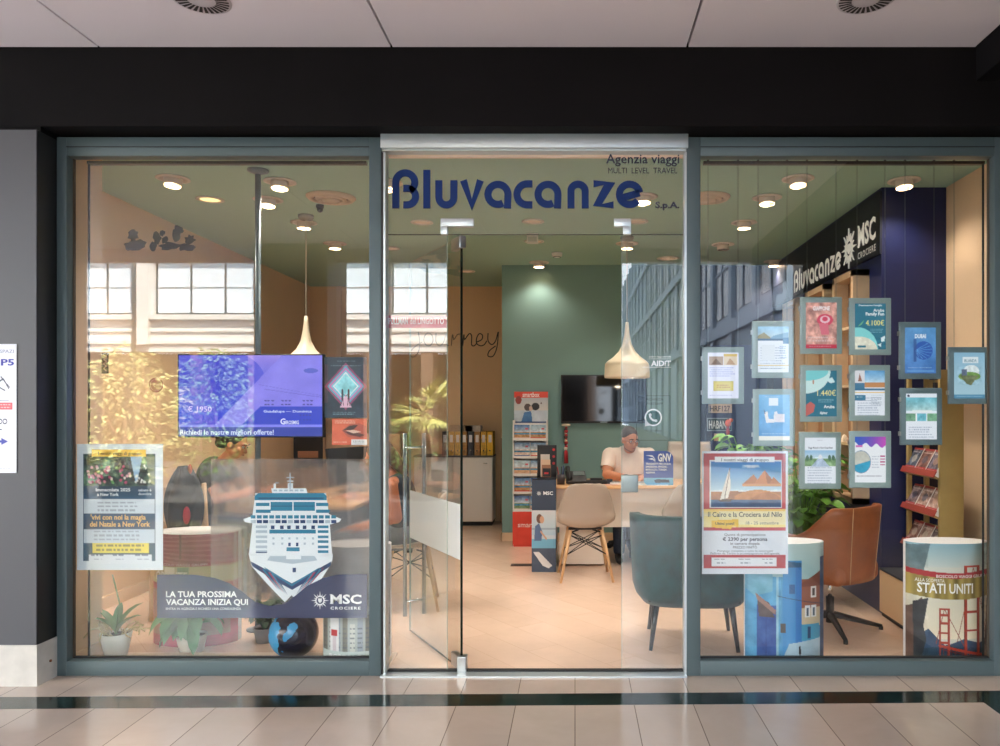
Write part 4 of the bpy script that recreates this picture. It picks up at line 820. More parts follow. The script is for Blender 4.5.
# ------------------------------------------------------------------ digital screen on its ceiling pole
pole_m = mat('grey_pole_paint', (110, 124, 132), .4, .3)
t = thing('screen_pole', 'grey steel pole from floor to ceiling carrying the blue screen', 'pole', (X_(258, .8), .8, 0))
MB().tube([(0, 0, 0), (0, 0, SHH)], .018, pole_m, 16).build('post', t); MB().lathe([(.07, 0), (.07, .01), (.02, .02)], pole_m).build('floor_flange', t); MB().lathe([(.02, -.03), (.065, -.012), (.065, 0)], pole_m).build('ceiling_flange', t, loc=(0, 0, SHH))
sy_ = .64
x0, x1, z0, z1 = X_(177.5, sy_), X_(323.5, sy_), Z_(437.5, sy_), Z_(354, sy_); W, H = x1 - x0, z1 - z0
t = thing('digital_screen', 'blue lit advertising screen hanging in the left window', 'screen', (x0, sy_, z0))
MB().box(0, W, .0, .05, 0, H, black_m, bev=.004).box(W * .35, W * .65, .05, .10, H * .3, H * .7, black_m).build('housing', t)
MB().box(W * .48, W * .6, .09, .15, H * .45, H * .55, steel_m).build('mount_bracket', t)
p = Pic(230, 130, (40, 60, 220)); p.grad(0, .8, (150, 130, 235), (24, 60, 222)); p.put(((p.U - .2) / .4) ** 2 + ((p.V - .3) / .4) ** 2 < 1, (44, 54, 214), .6); p.put(((p.U - .25) / .28) ** 2 + ((p.V - .28) / .25) ** 2 < 1, (36, 40, 205), .6)
p.noise(p.all(), 9, .06, 2, (.8, .9, .4))
p.poly([(.72, 0), (1, 0), (1, .88), (.24, .88)], (134, 126, 240)); m_ = p.pmask([(.72, 0), (1, 0), (1, .88), (.24, .88)]); p.noise(m_, 6, .05, 4); p.put(((p.U - .92) / .05) ** 2 + ((p.V - .19) / .03) ** 2 < 1, (70, 84, 205), .9); p.line(.6, .42, 1, .52, .004, (104, 96, 214)); p.line(.55, .36, 1, .50, .003, (110, 104, 220))
rs = random.Random(2)
for gx_ in (.60, .72, .87):
    for i in range(3):
        for j in range(2): p.ell(gx_ + i * .025 + rs.random() * .006, .56 + j * .05, .009, .009, (50, 40, 150))
p.poly([(.57, .63), (1, .63), (1, .86), (.44, .86)], (22, 54, 206))
for gx_ in (.85,):
    for i in range(4): p.ell(gx_ + i * .022, .74, .006, .006, (30, 34, 130)); p.ell(gx_ + i * .022, .80, .006, .006, (30, 34, 130))
p.rect(0, .855, 1, .885, (130, 132, 245)); p.rect(0, .885, 1, 1, (16, 50, 170))
mb = MB(); e = .008; canvas(mb, p, SCREEN, flat(e, e, W - e, H - e, -.0008)); mb.build('display_panel', t)
mb = MB()
def tx(s, x, yb, h, w, c=(214, 226, 255), b=.015, al='L'): mb.text(s, x * W, (1 - yb) * H, h * H, SCREEN, -.0014, lin(c), width=w * W, bold=b, align=al)
tx('Richiedi le nostre migliori offerte!', .02, .965, .062, .64); tx('€ 1950', .07, .69, .065, .165, (200, 190, 255)); p2 = None
tx('Guadalupe — Dominica', .59, .70, .03, .33); tx('G', .705, .84, .07, .035, (225, 230, 255), .03); tx('IROSMIG', .742, .84, .045, .09, (225, 230, 255), .02)
mb.build('lettering', t)
# ------------------------------------------------------------------ pendant lamps
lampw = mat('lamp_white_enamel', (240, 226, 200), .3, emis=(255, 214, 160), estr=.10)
def pendant(label, u, y, vb):
    x = X_(u, y); zb = Z_(vb, y); t = thing('pendant_lamp', label, 'lamp', (x, y, SHH), 0, 'white trumpet pendant lamps')
    h = .50; prof = [(.200, 0), (.203, .015), (.200, .10), (.196, .125), (.175, .15), (.125, .185), (.075, .235), (.042, .30), (.026, .38), (.018, .45), (.012, h)]
    inner = [(r * .93, z + .004) for r, z in prof[::-1][2:]]
    MB().lathe([(prof[0][0] * .93, 0)] + prof, lampw, n=48).build('lamp_shade', t, loc=(0, 0, zb - SHH))
    MB().lathe([(.001, .14), (.18, .13)], lampw, n=32).build('diffuser', t, loc=(0, 0, zb - SHH))
    MB().tube([(0, 0, zb + h - SHH), (0, 0, 0)], .004, mat('cord_white', (220, 216, 205), .5), 8).build('cord', t)
    MB().lathe([(.001, -.035), (.05, -.035), (.06, -.02), (.06, 0)], mat('canopy_grey', (140, 140, 130), .5)).build('ceiling_rose', t)
pendant('white trumpet pendant lamp hanging over the desk in front of the green wall', 627, 2.75, 378)
pendant('white trumpet pendant lamp half hidden behind the blue screen', 306, 1.98, 379)
# ------------------------------------------------------------------ ceiling fittings
ring_m = mat('fitting_white', (225, 214, 200), .5); glow_m = mat('lamp_glow', (255, 240, 215), .4, emis=(255, 226, 190), estr=14); warm_m = mat('flat_lamp_glow', (255, 230, 170), .4, emis=(255, 225, 160), estr=1.2)
alum_m = mat('lamp_reflector', (200, 190, 175), .25, .8); dkhole = mat('fitting_dark', (40, 34, 30), .6)
def cpos(u, v):
    y = F * (SHH - EYE) / (VV - v) - D; return X_(u, y), y
def spot(u, v, label, lit=True, E=50, tilt=(0, 0)):
    x, y = cpos(u, v); t = thing('ceiling_spotlight', label, 'ceiling light', (x, y, SHH), 0, 'adjustable ceiling spotlights')
    MB().lathe([(.082, -.001), (.105, -.003), (.107, -.008), (.08, -.012), (.078, -.002)], ring_m, n=36).lathe([(.001, -.0015), (.08, -.0015)], dkhole, n=24).build('trim_ring', t)
    M = Matrix.Rotation(R(tilt[0]), 4, 'X') @ Matrix.Rotation(R(tilt[1]), 4, 'Y')
    mb = MB(); mb.T = M; mb.lathe([(.052, -.055), (.056, -.055), (.056, .012), (.052, .012)], ring_m, n=28); mb.build('drum', t)
    mb = MB(); mb.T = M; mb.lathe([(.001, -.048), (.046, -.05), (.052, -.055)], glow_m if lit else alum_m, n=24); mb.build('lens', t)
    if lit:
        l = bpy.data.lights.new('spot', 'SPOT'); l.energy = E; l.color = (1, .88, .76); l.spot_size = R(125); l.spot_blend = .7; l.shadow_soft_size = .05
        o = bpy.data.objects.new('spot_lamp', l); COL.objects.link(o); o.location = (x, y, SHH - .075); o.rotation_euler = (R(tilt[0]), R(tilt[1]), 0)
    return t
for a in ((173, 178, 'lit ceiling spotlight at the front left corner above the left window'), (280, 181, 'lit ceiling spotlight just right of the screen pole, nearest the glass'), (268, 199, 'lit ceiling spotlight just behind the pole top'), (304, 222, 'lit ceiling spotlight beside the left pendant cord'), (335, 243, 'lit ceiling spotlight deepest over the left side'),
          (539, 262, 'lit ceiling spotlight deepest, in front of the green wall'), (643, 196, 'lit ceiling spotlight behind the last letter of the glass sign'), (627, 243, 'lit ceiling spotlight at the desk pendant cord'),
          (798, 178, 'lit ceiling spotlight at the front middle of the right window'), (767, 197, 'lit ceiling spotlight second from the front over the right window'), (744, 222, 'lit ceiling spotlight third from the front over the right window'), (774, 261, 'lit ceiling spotlight deepest, before the dark navy wall'), (904, 180, 'lit ceiling spotlight in front of the navy block'), (387, 182, 'lit ceiling spotlight at the left end of the glass sign')):
    spot(*a, E=(16 if 'green wall' in a[2] else 26 if 'navy block' in a[2] else 60), tilt=((-8 if a[1] < 200 else 0), 0))
spot(723, 244, 'unlit ceiling spotlight over the right side of the shop', False)
def flat_ring(u, v, label, m, r=.085):
    x, y = cpos(u, v); t = thing('recessed_downlight', label, 'ceiling light', (x, y, SHH), 0, 'flat recessed downlights')
    MB().lathe([(r * .85, -.002), (r * 1.15, -.002), (r * 1.17, -.006), (r * .87, -.010), (r * .85, -.002)], ring_m, n=32).build('trim_ring', t); MB().lathe([(.001, -.003), (r * .86, -.003)], m, n=32).build('lens', t)
beige_m = mat('downlight_beige_lens', (214, 186, 156), .5, emis=(255, 215, 175), estr=.25)
flat_ring(210, 199, 'flat yellow glowing downlight over the left window', warm_m)
for u, v, l in ((422, 222, 'flat unlit beige downlight left of the door fitting'), (533, 221, 'flat beige downlight above the open doorway, nearest'), (534, 241, 'flat beige downlight above the open doorway, second from the glass'), (637, 221, 'flat beige downlight right of the door, above the desk'), (390, 248, 'flat beige downlight at the left door frame'), (467, 271, 'flat beige downlight before the tan back wall'), (668, 258, 'large flat beige downlight over the right side pane')):
    flat_ring(u, v, l, beige_m, .10 if u == 668 else .08)
def vent(u, v, label, r=.175):
    x, y = cpos(u, v); t = thing('ceiling_vent', label, 'air vent', (x, y, SHH), 0, 'round ceiling air vents'); vm = mat('vent_beige', (206, 188, 165), .5)
    MB().lathe([(r, 0), (r, -.006), (r * .92, -.02), (r * .74, -.026), (r * .72, -.01), (r * .72, 0)], vm, n=48).build('outer_ring', t)
    MB().lathe([(r * .62, -.004), (r * .62, -.02), (r * .50, -.030), (r * .46, -.014), (r * .46, -.004)], vm, n=40).lathe([(.001, -.036), (r * .34, -.034), (r * .36, -.02), (r * .36, -.004)], vm, n=32).build('inner_cone', t)
    MB().lathe([(.001, -.003), (r * .72, -.003)], dkhole, n=32).build('duct', t)
vent(331, 197, 'round beige air vent over the left window, beside the screen pole'); vent(708, 197, 'round beige air vent beside the right door jamb', .16)
x, y = cpos(557, 253); t = thing('smoke_detector', 'small white smoke detector on the ceiling before the green wall', 'smoke detector', (x, y, SHH)); MB().lathe([(.001, -.045), (.035, -.042), (.05, -.03), (.055, 0)], white_m).build('housing', t); MB().lathe([(.036, -.0425), (.04, -.04)], dkhole).build('sensor_slot', t)
x, y = cpos(534, 240); t = thing('emergency_light', 'small white box light on the ceiling over the doorway', 'emergency light', (x, y - .25, SHH)); MB().box(-.05, .05, -.03, .03, -.085, 0, white_m, bev=.006).build('housing', t); MB().box(-.04, .04, -.033, -.03, -.075, -.03, mat('diffuser_grey', (190, 190, 185), .3)).build('diffuser', t)
x, y = cpos(320, 205); t = thing('ceiling_camera', 'small dark sensor on the ceiling beside the round vent', 'sensor', (x, y, SHH)); MB().lathe([(.02, -.03), (.028, -.02), (.028, 0)], black_m).sphere((0, 0, -.035), .022, black_m).build('dome', t)
# swirl diffusers in the gallery soffit
def swirl(u, label):
    y = -.655; x = X_(u, y); t = thing('swirl_vent', label, 'air vent', (x, y, GH), 0, 'round swirl vents in the gallery soffit')
    MB().lathe([(.001, -.002), (.125, -.002), (.13, -.001)], mat('vent_white', (205, 200, 204), .5), n=48).build('plate', t)
    mb = MB()
    for i in range(28):
        a = 2 * math.pi * i / 28; c, s_ = math.cos(a), math.sin(a); q = [(.062, -.006), (.118, -.008), (.118, .008), (.062, .004)]
        mb.add([(c * r_ - s_ * w_, s_ * r_ + c * w_, -.0035) for r_, w_ in q] , [(0, 1, 2, 3)], dkhole)
    mb.build('slot', t)
swirl(201, 'round slotted vent at the upper left of the gallery soffit'); swirl(866, 'round slotted vent at the upper right of the gallery soffit')
# ------------------------------------------------------------------ back of the shop
ty = 4.137
t = thing('wall_television', 'black flat television on the sage green wall', 'television', (X_(561, ty), ty, Z_(423, ty)))
W, H = X_(646, ty) - X_(561, ty), Z_(375, ty) - Z_(423, ty)
MB().box(0, W, -.05, -.005, 0, H, mat('tv_bezel', (14, 14, 16), .3), bev=.004).build('housing', t); MB().box(.012, W - .012, -.0525, -.05, .02, H - .012, mat('tv_glass_black', (6, 7, 10), .06)).build('screen_panel', t); MB().box(W * .46, W * .54, -.054, -.052, .006, .012, silver_m).build('logo_plate', t); MB().box(W * .3, W * .7, -.008, 0, H * .3, H * .7, black_m).build('mount_bracket', t)
t = thing('hanging_ornament', 'red beaded tassel ornament hanging below the television corner', 'ornament', (X_(566, 4.1), 4.1, Z_(423, 4.1)))
MB().sphere((0, 0, -.02), .035, mat('ornament_cream', (226, 206, 180), .6), (1.4, .6, .5)).build('shell_top', t)
mb = MB(); om = [mat('bead_red', (170, 34, 40), .4), mat('bead_dark', (70, 40, 40), .5), mat('bead_ivory', (214, 196, 170), .5)]
for i in range(12): mb.sphere((.002 * (-1) ** i, 0, -.05 - i * .02), .014 + .004 * (i % 3), om[(0, 1, 0, 2)[i % 4]], n=10)
mb.build('beads', t); MB().lathe([(.006, 0), (.02, -.03), (.024, -.15), (.001, -.15)], om[0], n=14).build('tassel', t, loc=(0, 0, -.28))
# script word on the tan wall
sk = [[(0, 12), (1, 4), (0, -4), (-4, -8), (-7, -5), (-3, 0), (3, 4)], arc(8, 6, 3.6, 60, 420, 18, 5), [(14, 11), (14, 4), (17, 1), (20, 4), (22, 11), (22, 3), (24, 1)], [(26, 1), (27, 10), (28, 6), (31, 10), (34, 10)], [(35, 1), (36, 10), (36.5, 6), (40, 10.5), (42, 9), (42, 2), (44, 1), (46, 3)], [(46, 4), (50, 6), (50.5, 9.5), (48, 10.5), (46, 7), (46, 3), (49, 1), (52, 2), (54, 5)], [(55, 11), (55, 5), (58, 2), (61, 5), (63, 12), (62, 0), (59, -7), (55, -7), (56, -3), (61, 1)]]
t = thing('wall_lettering', 'thin black handwritten word journey on the tan back wall', 'lettering', (X_(418, 5.58), 5.597, Z_(347, 5.58)))
sm_ = []
for P in sk:
    q = []
    for i in range(len(P) - 1):
        p0, p1, p2, p3 = P[max(i - 1, 0)], P[i], P[i + 1], P[min(i + 2, len(P) - 1)]
        for j in range(4):
            u = j / 4; q.append(tuple(.5 * (2 * p1[a] + (p2[a] - p0[a]) * u + (2 * p0[a] - 5 * p1[a] + 4 * p2[a] - p3[a]) * u * u + (3 * p1[a] - p0[a] - 3 * p2[a] + p3[a]) * u ** 3) for a in (0, 1)))
    q.append(P[-1]); sm_.append(q)
mb = MB(); mb.strokes(sm_, .8, 0, 0, .0160, black_m, 0, .002); mb.build('script_letters', t)
# white cabinet with binders
t = thing('storage_cabinet', 'white two-door storage cabinet against the tan back wall', 'cabinet', (-1.95, 5.2, 0))
MB().box(0, .95, .02, .39, .05, .83, white_m).build('body', t); MB().box(.01, .94, .03, .38, 0, .05, black_m).build('plinth', t); MB().box(-.005, .955, -.005, .39, .83, .85, mat('cabinet_top_grey', (90, 84, 80), .4)).build('top', t)
for i in range(2):
    d = MB().box(.005 + i * .475, .47 + i * .475, 0, .02, .055, .825, white_m, bev=.003).build('door', t); MB().tube([(.03 + i * .86 + (.0 if i else .36), -.015, .76), (.14 + i * .70 + (.0 if i else .24), -.015, .76)], .004, chrome_m, 8).build('handle', d)
bc = [(60, 50, 44), (205, 160, 60), (214, 168, 62), (176, 130, 70), (58, 60, 70), (168, 128, 78), (222, 176, 60), (240, 190, 46)]
for i in range(8):
    bx = X_(443 + i * 6.4, 5.3); c = bc[i]; lbl = ('black', 'ochre patterned', 'yellow patterned', 'brown floral', 'dark grey', 'tan floral', 'gold patterned', 'bright yellow')[i]
    t = thing('ring_binder', '%s ring binder in the row on the white cabinet' % lbl, 'binder', (bx, 5.24, .85), 0, 'ring binders on the white cabinet')
    MB().box(0, .066, 0, .26, 0, .29, mat('binder_%d' % i, c, .5, noise=(.35 if 'pattern' in lbl or 'floral' in lbl else 0), nscale=40)).build('cover', t)
    MB().box(.014, .052, -.002, 0, .16, .25, paper_m).build('spine_label', t); MB().lathe([(.005, 0), (.009, 0), (.009, .002)], chrome_m, n=12).build('finger_ring', t, loc=(.033, -.002, .06), rot=(R(90), 0, 0))
for i, (w, c, l) in enumerate(((.30, (150, 130, 110), 'brown patterned paper pile lying on the ring binders'), (.2, (210, 200, 190), 'pale paper pile lying on the ring binders, right one'))):
    mb = MB()
    for j in range(6): mb.box(.006 * (j % 2), w - .004 * (j % 3), 0, .2, j * .012, j * .012 + .011, mat('papers_%d' % i, c, .7, noise=.3, nscale=30))
    tag(mb.build('paper_pile', loc=(X_(449 + i * 16, 5.3), 5.25, 1.141)), l, 'papers')
tag(MB().box(0, .1, 0, .03, 0, 1.05, mat('board_brown', (150, 96, 56), .5, noise=.15)).box(.02, .08, -.004, 0, .1, .95, mat('board_brown_panel', (120, 76, 46), .5)).build('wooden_board', loc=(-.93, 5.5, 0), rot=(R(-3), 0, 0)), 'tall narrow brown board leaning beside the white cabinet', 'board')
# left back cupboards
t = thing('wall_cupboard', 'cream cupboard row with dark handles along the tan back wall, left side', 'cabinet', (-3.3, 5.15, 0)); cb = mat('cupboard_cream', (222, 180, 140), .5)
MB().box(0, 1.2, .02, .44, 0, 1.12, cb).build('body', t)
for i in range(4):
    d = MB().box(.005 + i * .3, .295 + i * .3, 0, .02, .56, 1.11, cb, bev=.003).build('door', t); MB().box(.24 + i * .3, .252 + i * .3, -.02, 0, .78, .88, black_m).build('handle', d)
    d = MB().box(.005 + i * .3, .295 + i * .3, 0, .02, .02, .54, cb, bev=.003).build('door', t); MB().box(.24 + i * .3, .252 + i * .3, -.02, 0, .3, .4, black_m).build('handle', d)
tag(MB().box(0, .34, 0, .02, 0, .45, black_m, bev=.004).box(.05, .29, -.002, 0, .12, .2, mat('fish_shape_tan', (180, 130, 100), .5)).build('dark_panel_picture', loc=(X_(292, 4.9), 4.95, .72)), 'dark framed picture behind the left desk under the screen', 'picture')
struct('trim_4', MB().box(-3.0, -2.94, 5.57, 5.6, 0, SHH, cream_m))
# ------------------------------------------------------------------ desk of the man
desk_top = mat('desk_beech', (226, 176, 124), .4, noise=.06, nscale=5); desk_w = mat('desk_white_panel', (234, 222, 208), .45)
t = thing('reception_desk', 'long white desk with beech top in front of the green wall', 'desk', (-.2, 2.64, 0))
MB().box(0, 2.1, 0, .72, .715, .74, desk_top, bev=.004).build('desk_top', t)
MB().box(.0, .03, .02, .70, 0, .715, desk_w).build('leg', t); MB().box(2.07, 2.1, .02, .70, 0, .715, desk_w).build('leg', t)
MB().box(.03, 2.07, .12, .14, .36, .715, desk_w).build('modesty_panel', t)
MB().box(.06, .46, .16, .66, .02, .56, desk_w, bev=.003).build('drawer_pedestal', t)
def disp_stand():
    t = thing('cruise_display', 'slim navy cruise line display board beside the desk', 'display stand', (X_(532, 2.6), 2.56, 0)); W, H = X_(556, 2.6) - X_(532, 2.6), .80
    MB().box(0, W, 0, .12, 0, H, mat('display_navy', (44, 54, 70), .5)).build('body', t)
    p = Pic(70, 200, (44, 56, 76)); p.rect(0, .33, 1, .74, (196, 208, 216)); p.grad(.33, .6, (206, 210, 212), (170, 200, 214)); p.rect(0, .64, 1, .74, (110, 176, 206)); p.rect(0, .52, 1, .54, (150, 170, 186)); p.ell(.32, .42, .13, .05, (110, 76, 60)); p.ell(.42, .43, .09, .04, (206, 160, 130)); p.poly([(.1, .66), (.14, .5), (.3, .47), (.44, .56), (.4, .66)], (84, 110, 150)); p.line(.38, .56, .6, .64, .06, (206, 160, 130)); p.rect(0, .74, 1, 1, (70, 84, 104)); p.poly([(.05, .78), (.3, .78), (.85, .93), (.7, .96), (.45, .93)], (225, 225, 225)); p.noise(p.V > .74, 10, .06, 3)
    mb = MB(); canvas(mb, p, PRINT, flat(0, 0, W, H, -.001)); mb.build('printed_front', t)
    mb = MB(); sunlogo(mb, W * .3, H * .855, .024, wv, -.002); msc(mb, W * .48, H * .84, .03, W * .4, wv, -.002); mb.build('cruise_logo', t)
disp_stand()
t = thing('brochure_holder', 'black countertop holder with small white cards on the navy display board', 'brochure holder', (X_(537, 2.6), 2.585, .80))
MB().box(0, .17, .06, .075, 0, .30, black_m, bev=.003).box(0, .17, 0, .075, 0, .02, black_m).box(0, .004, 0, .06, 0, .06, black_m).box(.166, .17, 0, .06, 0, .06, black_m).build('stand', t)
for i, c in enumerate(((200, 190, 180), (214, 180, 150), (150, 100, 70))):
    MB().box(.03 + i * .006, .11 + i * .006, .012 + .014 * (2 - i), .018 + .014 * (2 - i), .02, .22 - i * .045, mat('card_%d' % i, c, .5)).build('card', t)
MB().box(.05, .12, .004, .010, .03, .1, black_m).box(.065, .10, .003, .004, .05, .065, mat('red_mark', (190, 40, 40), .5)).build('front_card', t)
for i in range(3): MB().prism(disc(.012, 14), 0, .001, mat('red_mark', (190, 40, 40), .5)).build('red_dot', t, loc=(.145, .058, .26 - i * .06))
# smartbox rack by the green wall
t = thing('gift_box_rack', 'tall white gift box rack with red header against the green wall', 'rack', (X_(513, 3.85), 3.80, 0)); W = X_(547.5, 3.85) - X_(513, 3.85); H = 1.60
MB().box(0, W, .20, .24, 0, H, white_m).box(0, .012, 0, .2, 0, 1.3, white_m).box(W - .012, W, 0, .2, 0, 1.3, white_m).build('frame', t)
p = Pic(70, 80, (196, 206, 214)); p.grad(.18, .6, (186, 190, 196), (214, 206, 198)); p.rect(0, 0, 1, .19, (224, 70, 44)); p.ell(.13, .27, .09, .13, (150, 60, 50)); p.ell(.8, .37, .02, .03, (90, 70, 70)); p.ell(.40, .50, .10, .12, (70, 50, 44)); p.ell(.63, .48, .12, .12, (44, 40, 44)); p.ell(.49, .54, .05, .08, (206, 170, 150)); p.poly([(.2, 1), (.3, .66), (.5, .62), (.55, 1)], (60, 110, 160)); p.poly([(.52, 1), (.58, .62), (.85, .6), (1, 1)], (200, 206, 214)); p.noise(p.V > .6, 8, .1, 3); p.rect(0, .95, 1, 1, (40, 70, 120))
mb = MB(); canvas(mb, p, PRINT, flat(0, 1.27, W, H, .198)); mb.text('smartbox', W * .5, H - .055, .05, PRINT, .196, lin((250, 240, 236)), width=W * .5, bold=.02, align='C'); mb.build('header_picture', t)
p = Pic(40, 40, (216, 64, 44)); p.noise(p.all(), 4, .06, 3); mb = MB(); canvas(mb, p, PRINT, flat(0, 0.02, W, .36, -.001)); mb.text('smartbox', W * .15, .20, .055, PRINT, -.003, lin((250, 236, 232)), width=W * .8); mb.box(0, W, 0, .2, 0, .36, mat('rack_red', (206, 60, 44), .5)); mb.build('base_panel', t)
for i in range(5): MB().box(.012, W - .012, 0, .2, .36 + i * .183, .372 + i * .183, white_m).box(.012, W - .012, -.004, 0, .36 + i * .183, .385 + i * .183, white_m).build('shelf', t)
rs = random.Random(5); x00 = X_(513, 3.85); k = 0
for i in range(5):
    for j in range(2):
        sky = rs.choice([(70, 120, 180), (120, 160, 200), (60, 100, 160), (170, 200, 215)]); ld = rs.choice([(214, 170, 130), (190, 140, 90), (120, 150, 110), (230, 210, 190)])
        p = Pic(34, 36, sky); p.grad(0, .5, sky, (214, 222, 226)); p.rect(0, .5, 1, 1, ld); p.rect(0, .55, 1, .66, (60, 140, 180)); p.noise(p.all(), 8, .22, 50 + k); p.rect(.7, .22, .9, .32, (214, 90, 100)); p.rect(0, .88, 1, 1, rs.choice([(214, 60, 60), (60, 100, 160), (225, 200, 180)]))
        mb = MB(); w = W / 2 - .02; mb.box(0, w, 0, .03, 0, .148, paper_m, col=(.7, .7, .7)); canvas(mb, p, PRINT, flat(0, 0, w, .148, -.0008))
        z = .373 + i * .183
        tag(mb.build('gift_box', loc=(x00 + .016 + j * (w + .008), 3.81 + .02 * (i % 2), z)), 'small travel gift box on the rack, %s on shelf %s' % (('left', 'right')[j], ('just above the red base', 'two above the red base', 'in the middle of the rack', 'two below the red header', 'just below the red header')[i]), 'gift box', 'gift boxes on the white rack'); k += 1
# desk items
t = thing('desk_phone', 'black desk telephone on the beech desk top', 'telephone', (X_(576, 2.8), 2.82, .741), R(8))
mb = MB(); mb.T = Matrix.Rotation(R(28), 4, 'X'); mb.box(-.09, .09, -.09, .09, 0, .025, black_m, bev=.005).box(-.02, .08, .01, .07, .025, .03, mat('phone_lcd', (90, 100, 100), .3)); mb.build('base', t, loc=(0, 0, .05)); MB().tube([(-.065, -.08, .055), (-.068, 0, .11), (-.065, .08, .14)], [.022, .013, .022], black_m, 10).build('handset', t); MB().box(-.08, .08, .0, .10, 0, .06, black_m).build('foot', t)
t = thing('pen_cup', 'cup of pens at the left end of the beech desk', 'pen cup', (X_(561, 2.8), 2.80, .741)); MB().lathe([(.001, 0), (.035, 0), (.038, .09), (.034, .09), (.033, .01)], mat('cup_dark', (70, 64, 66), .4)).build('cup', t)
rs = random.Random(3)
for i in range(7):
    a = rs.random() * 6.28; c = rs.choice([(180, 50, 50), (40, 60, 130), (220, 220, 220), (30, 30, 30)]); MB().tube([(.012 * math.cos(a), .012 * math.sin(a), .01), (.04 * math.cos(a), .04 * math.sin(a), .14 + .03 * rs.random())], .004, mat('pen_%d_%d' % (c[0], c[2]), c, .4), 8).build('pen', t)
t = thing('keyboard', 'white keyboard lying before the seated man', 'keyboard', (X_(632, 2.85), 2.80, .741)); MB().box(-.2, .2, -.06, .06, 0, .016, white_m, bev=.003).build('base', t)
mb = MB()
for i in range(14):
    for j in range(4): mb.box(-.19 + i * .0272, -.167 + i * .0272, -.052 + j * .027, -.03 + j * .027, .016, .021, mat('key_grey', (190, 190, 190), .5))
mb.build('keys', t)
tag(MB().box(-.1, .1, -.06, .06, 0, .03, black_m, bev=.006).box(-.05, .06, -.03, .03, .03, .05, black_m, bev=.005).box(.1, .15, -.04, .02, 0, .04, mat('stapler_dark', (40, 44, 60), .4), bev=.005).build('card_terminal', loc=(X_(596, 2.8), 2.86, .741)), 'low black card terminal and stapler base between phone and man', 'terminal')
tag(MB().box(-.1, .1, -.05, .06, 0, .003, mat('leaflet_pink', (226, 170, 150), .6)).build('leaflet', loc=(X_(606, 2.7), 2.72, .741), rot=(0, 0, .2)), 'pinkish leaflet at the front edge of the beech desk', 'paper')
tag(MB().box(-.15, .15, -.09, .1, 0, .004, paper_m).build('paper_sheet', loc=(X_(652, 2.7), 2.77, .741), rot=(0, 0, -.1)), 'white papers lying at the foot of the blue ferry sign', 'paper')
# ferry sign
p = Pic(90, 110, (24, 66, 160)); p.grad(.78, 1, (120, 190, 226), (80, 160, 214)); p.poly([(.35, .86), (.45, .82), (.85, .84), (.88, .92), (.4, .93)], (30, 50, 80))
for i in range(4):
    p.poly([(.05 + .05 * i, .12 + .055 * i), (.30, .13 + .04 * i), (.40, .26 + .02 * i), (.36, .30 + .01 * i), (.28, .17 + .045 * i)], (240, 244, 250) if i % 2 == 0 else (24, 66, 160))
Ws, Hs = X_(673, 2.72) - X_(643.5, 2.72), Z_(450.5, 2.72) - .744
t = thing('ferry_sign', 'blue ferry company sign standing on the desk beside the man', 'sign', (X_(643.5, 2.72), 2.70, .741))
mb = MB(); rr = .07
def warp(s, q):
    x, z = Ws * s, Hs * (1 - q)
    if x > Ws - rr and z > Hs - rr:
        dx, dz = (x - Ws + rr) / rr, (z - Hs + rr) / rr; m_ = max(dx, dz); l = math.hypot(dx, dz)
        if l > 0: x, z = Ws - rr + rr * dx * m_ / l, Hs - rr + rr * dz * m_ / l
    if x < rr * .7 and z < rr * .7:
        r2 = rr * .7; dx, dz = (r2 - x) / r2, (r2 - z) / r2; m_ = max(dx, dz); l = math.hypot(dx, dz)
        if l > 0: x, z = r2 - r2 * dx * m_ / l, r2 - r2 * dz * m_ / l
    return (x, 0, z)
canvas(mb, p, PRINT, warp); mb.build('printed_board', t, solid=.003, solidoff=-1)
mb = MB(); mb.text('GNV', .125, Hs * .70, .07, wv, -.003, width=.12, bold=.03)
for i, s_ in enumerate(('TRAGHETTI PER SICILIA,', 'SARDEGNA, SPAGNA,', 'MAROCCO, TUNISIA,', 'ALBANIA.')): mb.text(s_, .018, Hs * (.60 - i * .085), .017, wv, -.003, width=(.225, .19, .19, .085)[i], bold=.01)
mb.build('lettering', t); MB().box(.05, .2, .004, .06, 0, .003, white_m).build('easel_foot', t)
# black floor socket
tag(MB().box(-.11, .11, -.055, .055, 0, .003, mat('socket_brown', (60, 44, 36), .5), bev=.001).box(-.08, .08, -.03, .03, .003, .0045, black_m).build('floor_socket_plate', loc=(X_(523, 2.86), 2.86, 0)), 'flat dark floor socket plate in the pale shop floor', 'floor socket')
# plates and pendant on the navy back wall
by = 4.09
def plate(label, u0, v0, u1, v1, bg, s, fg, rim=None):
    W, H = X_(u1, by) - X_(u0, by), Z_(v0, by) - Z_(v1, by); t = thing('licence_plate', label, 'plate', (X_(u0, by), by, Z_(v1, by)), 0, 'old number plates on the navy wall')
    MB().box(0, W, 0, .004, 0, H, mat('plate_' + s, bg, .4), bev=.0015).build('plate_sheet', t); MB().text(s, W / 2, H * .2, H * .62, mat('plate_fg_' + s, fg, .5), -.001, width=W * .84, bold=.02, align='C').build('embossed_text', t)
    if rim: MB().box(0, W, -.001, 0, 0, .008, rim).box(0, W, -.001, 0, H - .008, H, rim).box(0, .008, -.001, 0, 0, H, rim).box(W - .008, W, -.001, 0, 0, H, rim).build('rim', t)
plate('tan number plate reading HRF127 on the navy wall', 708, 404, 732, 413, (206, 176, 144), 'HRF127', (60, 50, 50)); plate('dark green plate reading HABANA on the navy wall', 707, 418, 732, 431, (34, 60, 62), 'HABANA', (220, 222, 215), mat('plate_rim', (150, 165, 165), .4))
